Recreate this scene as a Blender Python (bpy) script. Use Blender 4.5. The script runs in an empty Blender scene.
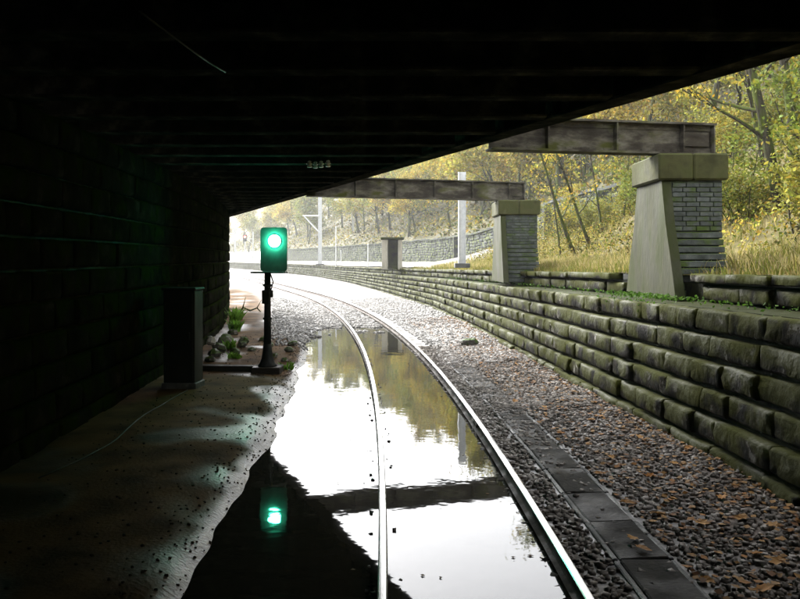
import bpy, math, random
import numpy as np
from mathutils import Vector, Matrix, noise as mnoise
random.seed(7)
rng = np.random.default_rng(11)
scene = bpy.context.scene
C = scene.collection
R = math.radians

# ------------------------------------------------------------------ camera
cam_d = bpy.data.cameras.new('camera')
cam = bpy.data.objects.new('camera', cam_d)
C.objects.link(cam)
cam.location = (0, 0, 2.46)
cam.rotation_euler = (R(90), 0, 0)
cam_d.sensor_width = 36.0
cam_d.lens = 36.0 * 820 / 800
cam_d.shift_y = -41.5 / 800
cam_d.clip_start = 0.05
cam_d.clip_end = 5000
scene.camera = cam

# ------------------------------------------------------------------ sky and sun
SUN_AZ = R(-36)      # bright part of the cloud: ahead and to the left
SUN_EL = R(34)
world = bpy.data.worlds.new('World')
scene.world = world
world.use_nodes = True
wn = world.node_tree
wn.nodes.clear()
sky = wn.nodes.new('ShaderNodeTexSky')
sky.sky_type = 'NISHITA'
sky.sun_disc = False
sky.sun_elevation = SUN_EL
sky.sun_rotation = SUN_AZ
sky.dust_density = 3.0
hs = wn.nodes.new('ShaderNodeHueSaturation')
hs.inputs['Saturation'].default_value = 0.12
bg = wn.nodes.new('ShaderNodeBackground')
bg.inputs['Strength'].default_value = 0.15
wo = wn.nodes.new('ShaderNodeOutputWorld')
wn.links.new(sky.outputs[0], hs.inputs['Color'])
wn.links.new(hs.outputs[0], bg.inputs['Color'])
wn.links.new(bg.outputs[0], wo.inputs['Surface'])

sun_d = bpy.data.lights.new('sun', 'SUN')
sun_d.energy = 0.9
sun_d.angle = R(20)
sun_d.color = (1.0, 0.96, 0.9)
sun = bpy.data.objects.new('sun', sun_d)
C.objects.link(sun)
sdir = Vector((math.sin(SUN_AZ) * math.cos(SUN_EL), math.cos(SUN_AZ) * math.cos(SUN_EL), math.sin(SUN_EL)))
sun.rotation_euler = sdir.to_track_quat('Z', 'Y').to_euler()
sun.location = sdir * 60

vs = scene.view_settings
scene.display_settings.display_device = 'sRGB'
vs.view_transform = 'Standard'
vs.look = 'None'
vs.gamma = 1.0
vs.use_curve_mapping = False
vs.exposure = 2.8
scene.cycles.use_denoising = True
scene.cycles.max_bounces = 8
scene.cycles.diffuse_bounces = 5
scene.cycles.glossy_bounces = 4
scene.cycles.transparent_max_bounces = 8
scene.cycles.sample_clamp_indirect = 12.0

# ------------------------------------------------------------------ materials
MATS = {}
def mat(name, cols, scale=4.0, rough=(0.7, 0.9), bump=0.3, bscale=None, metal=0.0, detail=6.0, spec=0.12,
        stretch=(1, 1, 1), island=0.0, objvar=0.0, moss=None, moss_amt=0.5, moss_scale=2.5, coords='Object'):
    """noise-driven material: cols = list of (pos, (r,g,b))"""
    m = bpy.data.materials.new(name)
    m.use_nodes = True
    nt = m.node_tree
    n, l = nt.nodes, nt.links
    p = n['Principled BSDF']
    p.inputs['Metallic'].default_value = metal
    p.inputs['Specular IOR Level'].default_value = spec
    tc = n.new('ShaderNodeTexCoord')
    mp = n.new('ShaderNodeMapping')
    mp.inputs['Scale'].default_value = stretch
    if coords == 'World':
        ge = n.new('ShaderNodeNewGeometry')
        l.new(ge.outputs['Position'], mp.inputs['Vector'])
    else:
        l.new(tc.outputs['Object'], mp.inputs['Vector'])
    vec = mp.outputs['Vector']
    if objvar > 0:
        oi = n.new('ShaderNodeObjectInfo')
        ad = n.new('ShaderNodeVectorMath'); ad.operation = 'MULTIPLY_ADD'
        cb = n.new('ShaderNodeCombineXYZ')
        l.new(oi.outputs['Random'], cb.inputs[0]); l.new(oi.outputs['Random'], cb.inputs[2])
        l.new(cb.outputs[0], ad.inputs[0]); ad.inputs[1].default_value = (37, 11, 53); l.new(vec, ad.inputs[2])
        vec = ad.outputs[0]
    no = n.new('ShaderNodeTexNoise')
    no.inputs['Scale'].default_value = scale
    no.inputs['Detail'].default_value = detail
    no.inputs['Roughness'].default_value = 0.62
    l.new(vec, no.inputs['Vector'])
    cr = n.new('ShaderNodeValToRGB')
    el = cr.color_ramp.elements
    el[0].position = cols[0][0]; el[0].color = (*cols[0][1], 1)
    el[1].position = cols[-1][0]; el[1].color = (*cols[-1][1], 1)
    for pos, c in cols[1:-1]:
        e = el.new(pos); e.color = (*c, 1)
    l.new(no.outputs['Fac'], cr.inputs['Fac'])
    col = cr.outputs['Color']
    if objvar > 0:
        mr = n.new('ShaderNodeMapRange')
        mr.inputs['To Min'].default_value = 1 - objvar
        mr.inputs['To Max'].default_value = 1 + objvar
        l.new(oi.outputs['Random'], mr.inputs['Value'])
        mx = n.new('ShaderNodeMix'); mx.data_type = 'RGBA'; mx.blend_type = 'MULTIPLY'
        mx.inputs[0].default_value = 1.0
        l.new(col, mx.inputs[6]); l.new(mr.outputs[0], mx.inputs[7])
        col = mx.outputs[2]
    if moss:
        n2 = n.new('ShaderNodeTexNoise')
        n2.inputs['Scale'].default_value = moss_scale
        n2.inputs['Detail'].default_value = 5
        l.new(vec, n2.inputs['Vector'])
        ge2 = n.new('ShaderNodeNewGeometry')
        sp = n.new('ShaderNodeSeparateXYZ')
        l.new(ge2.outputs['Normal'], sp.inputs[0])
        ma = n.new('ShaderNodeMath'); ma.operation = 'MULTIPLY_ADD'
        l.new(sp.outputs['Z'], ma.inputs[0]); ma.inputs[1].default_value = 0.22; l.new(n2.outputs['Fac'], ma.inputs[2])
        r2 = n.new('ShaderNodeMapRange')
        r2.inputs['From Min'].default_value = 0.62 - 0.25 * moss_amt
        r2.inputs['From Max'].default_value = 0.75 - 0.25 * moss_amt
        l.new(ma.outputs[0], r2.inputs['Value'])
        m2 = n.new('ShaderNodeMix'); m2.data_type = 'RGBA'
        l.new(r2.outputs[0], m2.inputs[0]); l.new(col, m2.inputs[6]); m2.inputs[7].default_value = (*moss, 1)
        col = m2.outputs[2]
    l.new(col, p.inputs['Base Color'])
    nr = n.new('ShaderNodeTexNoise')
    nr.inputs['Scale'].default_value = scale * 0.45
    nr.inputs['Detail'].default_value = 4
    l.new(vec, nr.inputs['Vector'])
    rr = n.new('ShaderNodeMapRange')
    rr.inputs['From Min'].default_value = 0.38; rr.inputs['From Max'].default_value = 0.62
    rr.inputs['To Min'].default_value = rough[0]; rr.inputs['To Max'].default_value = rough[1]
    l.new(nr.outputs['Fac'], rr.inputs['Value'])
    l.new(rr.outputs[0], p.inputs['Roughness'])
    if bump > 0:
        nb = n.new('ShaderNodeTexNoise')
        nb.inputs['Scale'].default_value = bscale or scale * 3
        nb.inputs['Detail'].default_value = 6
        l.new(vec, nb.inputs['Vector'])
        bp = n.new('ShaderNodeBump')
        bp.inputs['Strength'].default_value = bump
        bp.inputs['Distance'].default_value = 0.03
        l.new(nb.outputs['Fac'], bp.inputs['Height'])
        l.new(bp.outputs[0], p.inputs['Normal'])
    MATS[name] = m
    return m

def leafmat(name, tint_a, tint_b, trans=0.35, objvar=True):
    """two-sided leaf: per-leaf colour attribute, per-object tint"""
    m = bpy.data.materials.new(name); m.use_nodes = True
    nt = m.node_tree; n, l = nt.nodes, nt.links
    p = n['Principled BSDF']
    at = n.new('ShaderNodeAttribute'); at.attribute_name = 'tint'
    oi = n.new('ShaderNodeObjectInfo')
    mx = n.new('ShaderNodeMix'); mx.data_type = 'RGBA'
    mx.inputs[6].default_value = (*tint_a, 1); mx.inputs[7].default_value = (*tint_b, 1)
    if objvar: l.new(oi.outputs['Random'], mx.inputs[0])
    else: mx.inputs[0].default_value = 0.5
    mu = n.new('ShaderNodeMix'); mu.data_type = 'RGBA'; mu.blend_type = 'MULTIPLY'; mu.inputs[0].default_value = 1
    l.new(mx.outputs[2], mu.inputs[6]); l.new(at.outputs['Color'], mu.inputs[7])
    l.new(mu.outputs[2], p.inputs['Base Color'])
    p.inputs['Roughness'].default_value = 0.65
    p.inputs['Specular IOR Level'].default_value = 0.1
    tr = n.new('ShaderNodeBsdfTranslucent'); l.new(mu.outputs[2], tr.inputs['Color'])
    ms = n.new('ShaderNodeMixShader'); ms.inputs[0].default_value = trans
    l.new(p.outputs[0], ms.inputs[1]); l.new(tr.outputs[0], ms.inputs[2])
    l.new(ms.outputs[0], n['Material Output'].inputs['Surface'])
    MATS[name] = m
    return m

M_stone = mat('mossy_sandstone', [(0.3, (0.0015, 0.0015, 0.001)), (0.5, (0.005, 0.0043, 0.002)), (0.59, (0.020, 0.0165, 0.008)), (0.64, (0.20, 0.195, 0.18))], scale=2.9,
              rough=(0.55, 0.95), spec=0.10, bump=1.0, bscale=7, objvar=0.5, moss=(0.036, 0.040, 0.002), moss_amt=0.95, moss_scale=1.9, coords='World')
M_core = mat('wall_mortar', [(0.3, (0.004, 0.004, 0.003)), (0.7, (0.012, 0.011, 0.009))], scale=5, bump=0.4, moss=(0.022, 0.027, 0.003), moss_amt=0.9, moss_scale=2.5)
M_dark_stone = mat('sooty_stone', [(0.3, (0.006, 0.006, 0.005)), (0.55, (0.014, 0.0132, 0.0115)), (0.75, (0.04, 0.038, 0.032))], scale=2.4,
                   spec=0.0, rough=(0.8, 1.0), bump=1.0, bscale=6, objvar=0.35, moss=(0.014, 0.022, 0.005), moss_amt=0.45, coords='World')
M_concrete = mat('stained_concrete', [(0.3, (0.022, 0.024, 0.011)), (0.55, (0.052, 0.054, 0.029)), (0.75, (0.11, 0.108, 0.07))], scale=2.2,
                 rough=(0.6, 0.9), bump=0.25, bscale=14, stretch=(1, 1, 0.45), moss=(0.035, 0.042, 0.012), moss_amt=0.6)
M_brick = mat('blue_grey_brick', [(0.3, (0.035, 0.04, 0.036)), (0.6, (0.095, 0.105, 0.098)), (0.8, (0.18, 0.19, 0.17))], scale=3.5,
              rough=(0.5, 0.85), bump=0.4, bscale=20, objvar=0.2, moss=(0.06, 0.09, 0.02), moss_amt=0.35)
M_capstone = mat('mossy_capstone', [(0.3, (0.03, 0.032, 0.012)), (0.6, (0.075, 0.074, 0.03)), (0.8, (0.15, 0.145, 0.085))], scale=2.5,
                 bump=0.35, objvar=0.15, moss=(0.055, 0.06, 0.02), moss_amt=0.55)
M_steel = mat('rusty_girder_steel', [(0.3, (0.016, 0.013, 0.009)), (0.46, (0.05, 0.043, 0.033)), (0.58, (0.125, 0.115, 0.09)), (0.74, (0.22, 0.21, 0.175))], scale=2.4,
              rough=(0.5, 0.8), bump=0.25, bscale=25, stretch=(0.6, 0.6, 1.5), moss=(0.065, 0.068, 0.018), moss_amt=0.3)
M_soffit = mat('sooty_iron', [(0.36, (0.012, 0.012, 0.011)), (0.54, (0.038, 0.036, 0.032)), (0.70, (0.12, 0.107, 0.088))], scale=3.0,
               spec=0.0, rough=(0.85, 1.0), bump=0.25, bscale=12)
M_rail_side = mat('rail_rust', [(0.3, (0.03, 0.022, 0.016)), (0.7, (0.085, 0.06, 0.045))], scale=9, rough=(0.5, 0.8), bump=0.3, bscale=30)
M_rail_top = mat('rail_polished_steel', [(0.3, (0.55, 0.55, 0.54)), (0.7, (0.72, 0.72, 0.71))], scale=6, rough=(0.22, 0.36), bump=0.0, metal=1.0, spec=0.5, stretch=(8, 0.4, 1))
M_sleeper = mat('weathered_sleeper', [(0.3, (0.07, 0.06, 0.05)), (0.7, (0.19, 0.175, 0.155))], scale=4, rough=(0.35, 0.8), bump=0.5, bscale=18, stretch=(0.3, 2, 2), objvar=0.25)
M_plate = mat('cast_iron_plate', [(0.3, (0.04, 0.032, 0.027)), (0.7, (0.12, 0.09, 0.07))], scale=14, rough=(0.4, 0.7), bump=0.3)
M_lid = mat('wet_black_lid', [(0.3, (0.008, 0.0075, 0.006)), (0.55, (0.018, 0.017, 0.013)), (0.75, (0.05, 0.045, 0.033))], scale=3.5, spec=.12, rough=(0.5, 0.9), bump=0.35, bscale=22, objvar=0.35)
M_kerb = mat('grey_concrete_kerb', [(0.3, (0.05, 0.052, 0.052)), (0.7, (0.14, 0.14, 0.135))], scale=4, rough=(0.3, 0.7), bump=0.4, bscale=24, objvar=0.15)
M_mast = mat('galvanised_steel', [(0.3, (0.48, 0.49, 0.50)), (0.7, (0.66, 0.67, 0.67))], scale=5, rough=(0.4, 0.6), bump=0.05)
M_black = mat('black_paint', [(0.3, (0.016, 0.017, 0.017)), (0.7, (0.035, 0.036, 0.035))], scale=8, rough=(0.4, 0.65), bump=0.1)
M_plateface = mat('signal_face_paint', [(0.3, (0.10, 0.105, 0.10)), (0.7, (0.15, 0.155, 0.15))], scale=8, rough=(0.55, 0.7), bump=0.05)
M_cab = mat('grey_green_cabinet', [(0.3, (0.016, 0.017, 0.016)), (0.7, (0.03, 0.031, 0.029))], scale=3, rough=(0.4, 0.6), bump=0.1, stretch=(1, 1, 0.4))
M_timber = mat('black_timber', [(0.3, (0.015, 0.013, 0.011)), (0.7, (0.05, 0.043, 0.036))], scale=6, rough=(0.4, 0.8), bump=0.5, stretch=(0.3, 2, 2))
M_porcelain = mat('white_porcelain', [(0.3, (0.7, 0.7, 0.69)), (0.7, (0.8, 0.8, 0.79))], scale=5, rough=(0.15, 0.25), bump=0, spec=0.5)
M_rubber = mat('grey_cable', [(0.3, (0.03, 0.03, 0.028)), (0.7, (0.055, 0.055, 0.05))], scale=5, rough=(0.4, 0.6), bump=0)
M_bark = mat('mossy_bark', [(0.3, (0.018, 0.016, 0.011)), (0.55, (0.045, 0.04, 0.027)), (0.75, (0.10, 0.09, 0.065))], scale=6, rough=(0.7, 0.95), bump=0.6, bscale=14,
             stretch=(2, 2, 0.5), moss=(0.055, 0.07, 0.012), moss_amt=0.7, moss_scale=3)
M_rock = mat('rubble_rock', [(0.3, (0.07, 0.065, 0.055)), (0.7, (0.24, 0.225, 0.2))], scale=4, rough=(0.5, 0.9), bump=0.5, objvar=0.5, moss=(0.06, 0.1, 0.02), moss_amt=0.3)
M_white = mat('white_sack', [(0.3, (0.62, 0.62, 0.6)), (0.7, (0.78, 0.78, 0.76))], scale=6, rough=(0.5, 0.7), bump=0.4)
M_back = mat('far_wall_stone', [(0.3, (0.014, 0.016, 0.016)), (0.55, (0.036, 0.04, 0.04)), (0.75, (0.09, 0.095, 0.092))], scale=1.3, rough=(0.7, 0.9), bump=0.4, objvar=0.3, moss=(0.10, 0.12, 0.04), moss_amt=0.5, coords='World')
M_grassground = mat('dry_grass_soil', [(0.3, (0.04, 0.036, 0.012)), (0.5, (0.10, 0.085, 0.03)), (0.7, (0.18, 0.15, 0.06))], scale=1.2, bump=0.5, bscale=10, coords='World')
M_hill = mat('leaf_litter', [(0.3, (0.022, 0.024, 0.009)), (0.5, (0.06, 0.056, 0.02)), (0.7, (0.13, 0.11, 0.036))], scale=0.6, bump=0.6, bscale=3, coords='World')
M_field = mat('field_ground', [(0.3, (0.06, 0.07, 0.03)), (0.7, (0.16, 0.15, 0.07))], scale=0.2, bump=0.4, coords='World')
M_gravel_upper = mat('pale_gravel', [(0.3, (0.14, 0.135, 0.125)), (0.7, (0.30, 0.29, 0.27))], scale=3, bump=0.6, bscale=25, coords='World')
M_stonebits = mat('ballast_stone', [(0.25, (0.06, 0.054, 0.048)), (0.5, (0.16, 0.142, 0.124)), (0.75, (0.37, 0.34, 0.31))], scale=2.7, rough=(0.4, 0.85), bump=0.2, bscale=30, coords='World')

M_mudgrit = mat('mud_grit', [(0.3, (0.025, 0.018, 0.011)), (0.7, (0.09, 0.068, 0.048))], scale=5, bump=0.2, coords='World')
M_daylit_stone = mat('daylit_ballast_stone', [(0.25, (0.16, 0.153, 0.145)), (0.5, (0.31, 0.30, 0.285)), (0.75, (0.5, 0.49, 0.47))], scale=2.7, rough=(0.4, 0.85), bump=0.2, bscale=30, coords='World')  # ballast colour lightened to stand in for strong daylight beyond the bridge
M_hutwall = mat('pale_hut_concrete', [(0.3, (0.2, 0.19, 0.15)), (0.7, (0.36, 0.34, 0.28))], scale=2.5, bump=0.2, bscale=14, stretch=(1, 1, .4))
M_leaf = leafmat('autumn_leaf', (0.42, 0.345, 0.06), (0.19, 0.235, 0.05))
M_litter = leafmat('undergrowth_leaf', (0.225, 0.215, 0.05), (0.225, 0.215, 0.05), objvar=False)
M_grass = leafmat('dry_grass_blade', (0.36, 0.30, 0.16), (0.36, 0.30, 0.16), objvar=False)
M_shrub = leafmat('shrub_leaf', (0.26, 0.25, 0.05), (0.13, 0.18, 0.035))
M_weed = leafmat('green_weed', (0.12, 0.26, 0.03), (0.15, 0.29, 0.04))
M_fallen = leafmat('fallen_leaf', (0.22, 0.125, 0.05), (0.29, 0.185, 0.085), trans=0.1)

def bed_material():
    """wet dirt on the left, ballast on the track and beyond lightened to imitate daylight, brown-grey on the right shoulder; wet patches"""
    m = bpy.data.materials.new('track_bed'); m.use_nodes = True
    nt = m.node_tree; n, l = nt.nodes, nt.links
    p = n['Principled BSDF']
    p.inputs['Specular IOR Level'].default_value = 0.1
    g = n.new('ShaderNodeNewGeometry')
    at = n.new('ShaderNodeAttribute'); at.attribute_name = 'zone'   # r = dirt, g = wet, b = brown litter
    sp = n.new('ShaderNodeSeparateColor'); l.new(at.outputs['Color'], sp.inputs[0])
    def noise(s, d=6):
        q = n.new('ShaderNodeTexNoise'); q.inputs['Scale'].default_value = s; q.inputs['Detail'].default_value = d
        l.new(g.outputs['Position'], q.inputs['Vector']); return q
    def ramp(src, a, b):
        q = n.new('ShaderNodeValToRGB'); l.new(src.outputs['Fac'], q.inputs['Fac'])
        q.color_ramp.elements[0].position = .3; q.color_ramp.elements[0].color = (*a, 1)
        q.color_ramp.elements[1].position = .7; q.color_ramp.elements[1].color = (*b, 1); return q
    def mix(f, a, b):
        q = n.new('ShaderNodeMix'); q.data_type = 'RGBA'
        l.new(f, q.inputs[0]); l.new(a, q.inputs[6]); l.new(b, q.inputs[7]); return q.outputs[2]
    nf = noise(14); nm = noise(1.6)
    bal = ramp(nf, (0.20, 0.193, 0.185), (0.40, 0.39, 0.375)).outputs[0]
    brown = ramp(nf, (0.035, 0.025, 0.018), (0.15, 0.115, 0.09)).outputs[0]
    dirt = ramp(nm, (0.038, 0.022, 0.009), (0.15, 0.088, 0.038)).outputs[0]
    c = mix(sp.outputs[2], bal, brown)
    c = mix(sp.outputs[0], c, dirt)
    # wet = darker and glossier
    wetc = n.new('ShaderNodeMix'); wetc.data_type = 'RGBA'; wetc.blend_type = 'MULTIPLY'
    l.new(sp.outputs[1], wetc.inputs[0]); l.new(c, wetc.inputs[6]); wetc.inputs[7].default_value = (0.42, 0.42, 0.44, 1)
    l.new(wetc.outputs[2], p.inputs['Base Color'])
    rr = n.new('ShaderNodeMapRange'); rr.inputs['To Min'].default_value = 0.85; rr.inputs['To Max'].default_value = 0.3
    l.new(sp.outputs[1], rr.inputs['Value']); l.new(rr.outputs[0], p.inputs['Roughness'])
    sr = n.new('ShaderNodeMapRange'); sr.inputs['To Min'].default_value = 0.04; sr.inputs['To Max'].default_value = 0.5
    l.new(sp.outputs[1], sr.inputs['Value']); l.new(sr.outputs[0], p.inputs['Specular IOR Level'])
    nb = noise(26); b = n.new('ShaderNodeBump'); b.inputs['Strength'].default_value = 0.5; b.inputs['Distance'].default_value = 0.02
    l.new(nb.outputs['Fac'], b.inputs['Height']); l.new(b.outputs[0], p.inputs['Normal'])
    return m
M_bed = bed_material()

def water_material():
    m = bpy.data.materials.new('flood_water'); m.use_nodes = True
    nt = m.node_tree; n, l = nt.nodes, nt.links
    p = n['Principled BSDF']
    p.inputs['Base Color'].default_value = (0.028, 0.026, 0.019, 1)
    p.inputs['Roughness'].default_value = 0.025
    p.inputs['IOR'].default_value = 1.333
    g = n.new('ShaderNodeNewGeometry')
    q = n.new('ShaderNodeTexNoise'); q.inputs['Scale'].default_value = 2.2; q.inputs['Detail'].default_value = 3
    l.new(g.outputs['Position'], q.inputs['Vector'])
    b = n.new('ShaderNodeBump'); b.inputs['Strength'].default_value = 0.10; b.inputs['Distance'].default_value = 0.02
    l.new(q.outputs['Fac'], b.inputs['Height']); l.new(b.outputs[0], p.inputs['Normal'])
    return m
M_water = water_material()

def emit_mat(name, col, strength):
    m = bpy.data.materials.new(name); m.use_nodes = True
    p = m.node_tree.nodes['Principled BSDF']
    p.inputs['Base Color'].default_value = (0.02, 0.1, 0.06, 1)
    p.inputs['Emission Color'].default_value = (*col, 1)
    p.inputs['Emission Strength'].default_value = strength
    return m
M_lens = emit_mat('green_signal_lens', (0.06, 1.0, 0.56), 24.0)
M_redlens = emit_mat('red_signal_lens', (1.0, 0.08, 0.04), 8.0)

# ------------------------------------------------------------------ mesh helpers
class MB:
    def __init__(s): s.v = []; s.f = []; s.mi = []
    def add(s, vs_, fs_, mi=0):
        o = len(s.v); s.v += [tuple(q) for q in vs_]
        s.f += [tuple(i + o for i in f) for f in fs_]; s.mi += [mi] * len(fs_)
        return s
    def hexa(s, p8, mi=0):   # bottom 4 ccw then top 4
        return s.add(p8, [(3, 2, 1, 0), (4, 5, 6, 7), (0, 1, 5, 4), (1, 2, 6, 5), (2, 3, 7, 6), (3, 0, 4, 7)], mi)
    def box(s, c, d, mi=0, mtx=None, bevel=0.0):
        x, y, z = d[0] / 2, d[1] / 2, d[2] / 2
        if bevel <= 0:
            pts = [Vector(q) for q in ((-x, -y, -z), (x, -y, -z), (x, y, -z), (-x, y, -z), (-x, -y, z), (x, -y, z), (x, y, z), (-x, y, z))]
            fs_ = [(3, 2, 1, 0), (4, 5, 6, 7), (0, 1, 5, 4), (1, 2, 6, 5), (2, 3, 7, 6), (3, 0, 4, 7)]
        else:
            b = min(bevel, x * .9, y * .9, z * .9)
            pts = []; idx = {}
            for sx in (-1, 1):
                for sy in (-1, 1):
                    for sz in (-1, 1):
                        for k in range(3):
                            q = [sx * (x - b), sy * (y - b), sz * (z - b)]
                            q[k] = (sx, sy, sz)[k] * (x, y, z)[k]
                            idx[(sx, sy, sz, k)] = len(pts); pts.append(Vector(q))
            I = idx; fs_ = []
            for k in range(3):
                a_, b_ = [(1, 2), (2, 0), (0, 1)][k]
                for sg in (-1, 1):
                    ring = []
                    for (u, w) in ((-1, -1), (1, -1), (1, 1), (-1, 1)):
                        t = [0, 0, 0]; t[k] = sg; t[a_] = u; t[b_] = w
                        ring.append(I[(t[0], t[1], t[2], k)])
                    fs_.append(tuple(ring if sg > 0 else ring[::-1]))
            for k in range(3):          # edges
                a_, b_ = [(1, 2), (2, 0), (0, 1)][k]
                for u in (-1, 1):
                    for w in (-1, 1):
                        def key(e, f_):
                            t = [0, 0, 0]; t[k] = e; t[a_] = u; t[b_] = w
                            return I[(t[0], t[1], t[2], f_)]
                        q = (key(-1, a_), key(1, a_), key(1, b_), key(-1, b_))
                        fs_.append(q if u * w < 0 else q[::-1])
            for sx in (-1, 1):
                for sy in (-1, 1):
                    for sz in (-1, 1):
                        t = (I[(sx, sy, sz, 0)], I[(sx, sy, sz, 1)], I[(sx, sy, sz, 2)])
                        fs_.append(t if sx * sy * sz > 0 else t[::-1])
        if mtx is not None: pts = [mtx @ q for q in pts]
        c = Vector(c)
        return s.add([q + c for q in pts], fs_, mi)
    def tube(s, path, rad, n=8, mi=0, cap=True):
        path = [Vector(p) for p in path]
        if not hasattr(rad, '__len__'): rad = [rad] * len(path)
        rings = []
        o = len(s.v)
        for i, p in enumerate(path):
            t = (path[min(i + 1, len(path) - 1)] - path[max(i - 1, 0)]).normalized()
            up = Vector((0, 0, 1)) if abs(t.z) < 0.9 else Vector((0, 1, 0))
            a = t.cross(up).normalized(); b = t.cross(a)
            for k in range(n):
                w = 2 * math.pi * k / n
                s.v.append(tuple(p + (a * math.cos(w) + b * math.sin(w)) * rad[i]))
        for i in range(len(path) - 1):
            for k in range(n):
                k2 = (k + 1) % n
                s.f.append((o + i * n + k2, o + i * n + k, o + (i + 1) * n + k, o + (i + 1) * n + k2)); s.mi.append(mi)
        if cap:
            s.f.append(tuple(o + k for k in range(n))); s.mi.append(mi)
            e = o + (len(path) - 1) * n
            s.f.append(tuple(e + k for k in reversed(range(n)))); s.mi.append(mi)
        return s
    def lathe(s, prof, axis_o, n=20, mi=0, axis='Z'):
        o = len(s.v); ax = Vector(axis_o)
        for r_, h in prof:
            for k in range(n):
                w = 2 * math.pi * k / n
                if axis == 'Z': q = Vector((r_ * math.cos(w), r_ * math.sin(w), h))
                else: q = Vector((r_ * math.cos(w), h, r_ * math.sin(w)))
                s.v.append(tuple(ax + q))
        for i in range(len(prof) - 1):
            for k in range(n):
                k2 = (k + 1) % n
                s.f.append((o + i * n + k, o + i * n + k2, o + (i + 1) * n + k2, o + (i + 1) * n + k)); s.mi.append(mi)
        s.f.append(tuple(o + k for k in reversed(range(n)))); s.mi.append(mi)
        e = o + (len(prof) - 1) * n
        s.f.append(tuple(e + k for k in range(n))); s.mi.append(mi)
        return s
    def mesh(s, name, mats):
        me = bpy.data.meshes.new(name)
        me.from_pydata(s.v, [], s.f)
        for m_ in (mats if isinstance(mats, (list, tuple)) else [mats]): me.materials.append(m_)
        if any(s.mi): me.polygons.foreach_set('material_index', s.mi)
        me.update()
        return me
    def build(s, name, mats, parent=None, smooth=False):
        return link(name, smoothed(s.mesh(name, mats), smooth), parent)

def smoothed(me, on=True):
    if on: me.polygons.foreach_set('use_smooth', [True] * len(me.polygons))
    return me
def link(name, me, parent=None, loc=None):
    o = bpy.data.objects.new(name, me); C.objects.link(o)
    if parent is not None: o.parent = parent
    if loc is not None: o.location = loc
    return o
def empty(name, loc=(0, 0, 0), rz=0):
    o = bpy.data.objects.new(name, None); C.objects.link(o)
    o.location = loc; o.rotation_euler.z = rz; o.empty_display_size = 0.3
    return o
def tag(o, label=None, cat=None, group=None, kind=None):
    if label: o['label'] = label
    if cat: o['category'] = cat
    if group: o['group'] = group
    if kind: o['kind'] = kind
    return o
def np_mesh(name, V, F, mats, tint=None, attr='tint', smooth=False):
    """V (n,3); F (m,k) one polygon size; tint per-vertex rgb"""
    me = bpy.data.meshes.new(name)
    V = np.asarray(V, np.float32); F = np.asarray(F, np.int32)
    m_, k = F.shape
    me.vertices.add(len(V)); me.vertices.foreach_set('co', V.ravel())
    me.loops.add(m_ * k); me.loops.foreach_set('vertex_index', F.ravel())
    me.polygons.add(m_); me.polygons.foreach_set('loop_start', np.arange(0, m_ * k, k, dtype=np.int32))
    me.polygons.foreach_set('loop_total', np.full(m_, k, np.int32))
    for q in (mats if isinstance(mats, (list, tuple)) else [mats]): me.materials.append(q)
    if tint is not None:
        a = me.color_attributes.new(attr, 'FLOAT_COLOR', 'POINT')
        t = np.ones((len(V), 4), np.float32); t[:, :3] = tint
        a.data.foreach_set('color', t.ravel())
    me.update(calc_edges=True)
    if smooth: smoothed(me)
    return me
def rand_dirs(n):
    d = rng.normal(size=(n, 3)); return d / np.linalg.norm(d, axis=1)[:, None]
def leaf_cards(P, size, tints, up_bias=0.4, aspect=0.6):
    """folded two-quad leaves: (P points, sizes) -> V, F(quads), tint"""
    n = len(P)
    a = rand_dirs(n); nn = rand_dirs(n); nn[:, 2] += up_bias * np.sign(nn[:, 2]); 
    b = np.cross(nn, a); b /= np.linalg.norm(b, axis=1)[:, None] + 1e-6
    nrm = np.cross(a, b)
    s_ = np.asarray(size)[:, None]
    tip0 = P - a * s_ * 0.5; tip1 = P + a * s_ * 0.5
    l_ = P + b * s_ * aspect * 0.5 + nrm * s_ * 0.12
    r_ = P - b * s_ * aspect * 0.5 + nrm * s_ * 0.12
    V = np.stack([tip0, r_, tip1, l_], 1).reshape(-1, 3)
    i = np.arange(n)[:, None] * 4
    F = np.concatenate([i + np.array([[0, 1, 2]]), i + np.array([[0, 2, 3]])], 0)
    return V, F, np.repeat(tints, 4, axis=0)
def nz(x, y, s=1.0, z=0.0):
    return mnoise.noise((x * s, y * s, z))
def sstep(a, b, x):
    t = min(1, max(0, (x - a) / (b - a))); return t * t * (3 - 2 * t)

# ------------------------------------------------------------------ alignments (metres; rail top = 0, y forward)
def cx(y):
    if y < 3: return 0.645
    if y < 60: return 0.645 - (y - 3) ** 2 / 420
    return 0.645 - 57 ** 2 / 420 - (y - 60) * (2 * 57 / 420)
def tdir(y):
    s = 0 if y < 3 else (-2 * (min(y, 60) - 3) / 420)
    return Vector((s, 1, 0)).normalized()
def tpos(y, off, z=0.0):
    t = tdir(y); return Vector((cx(y) + t.y * off, y - t.x * off, z))

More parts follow.
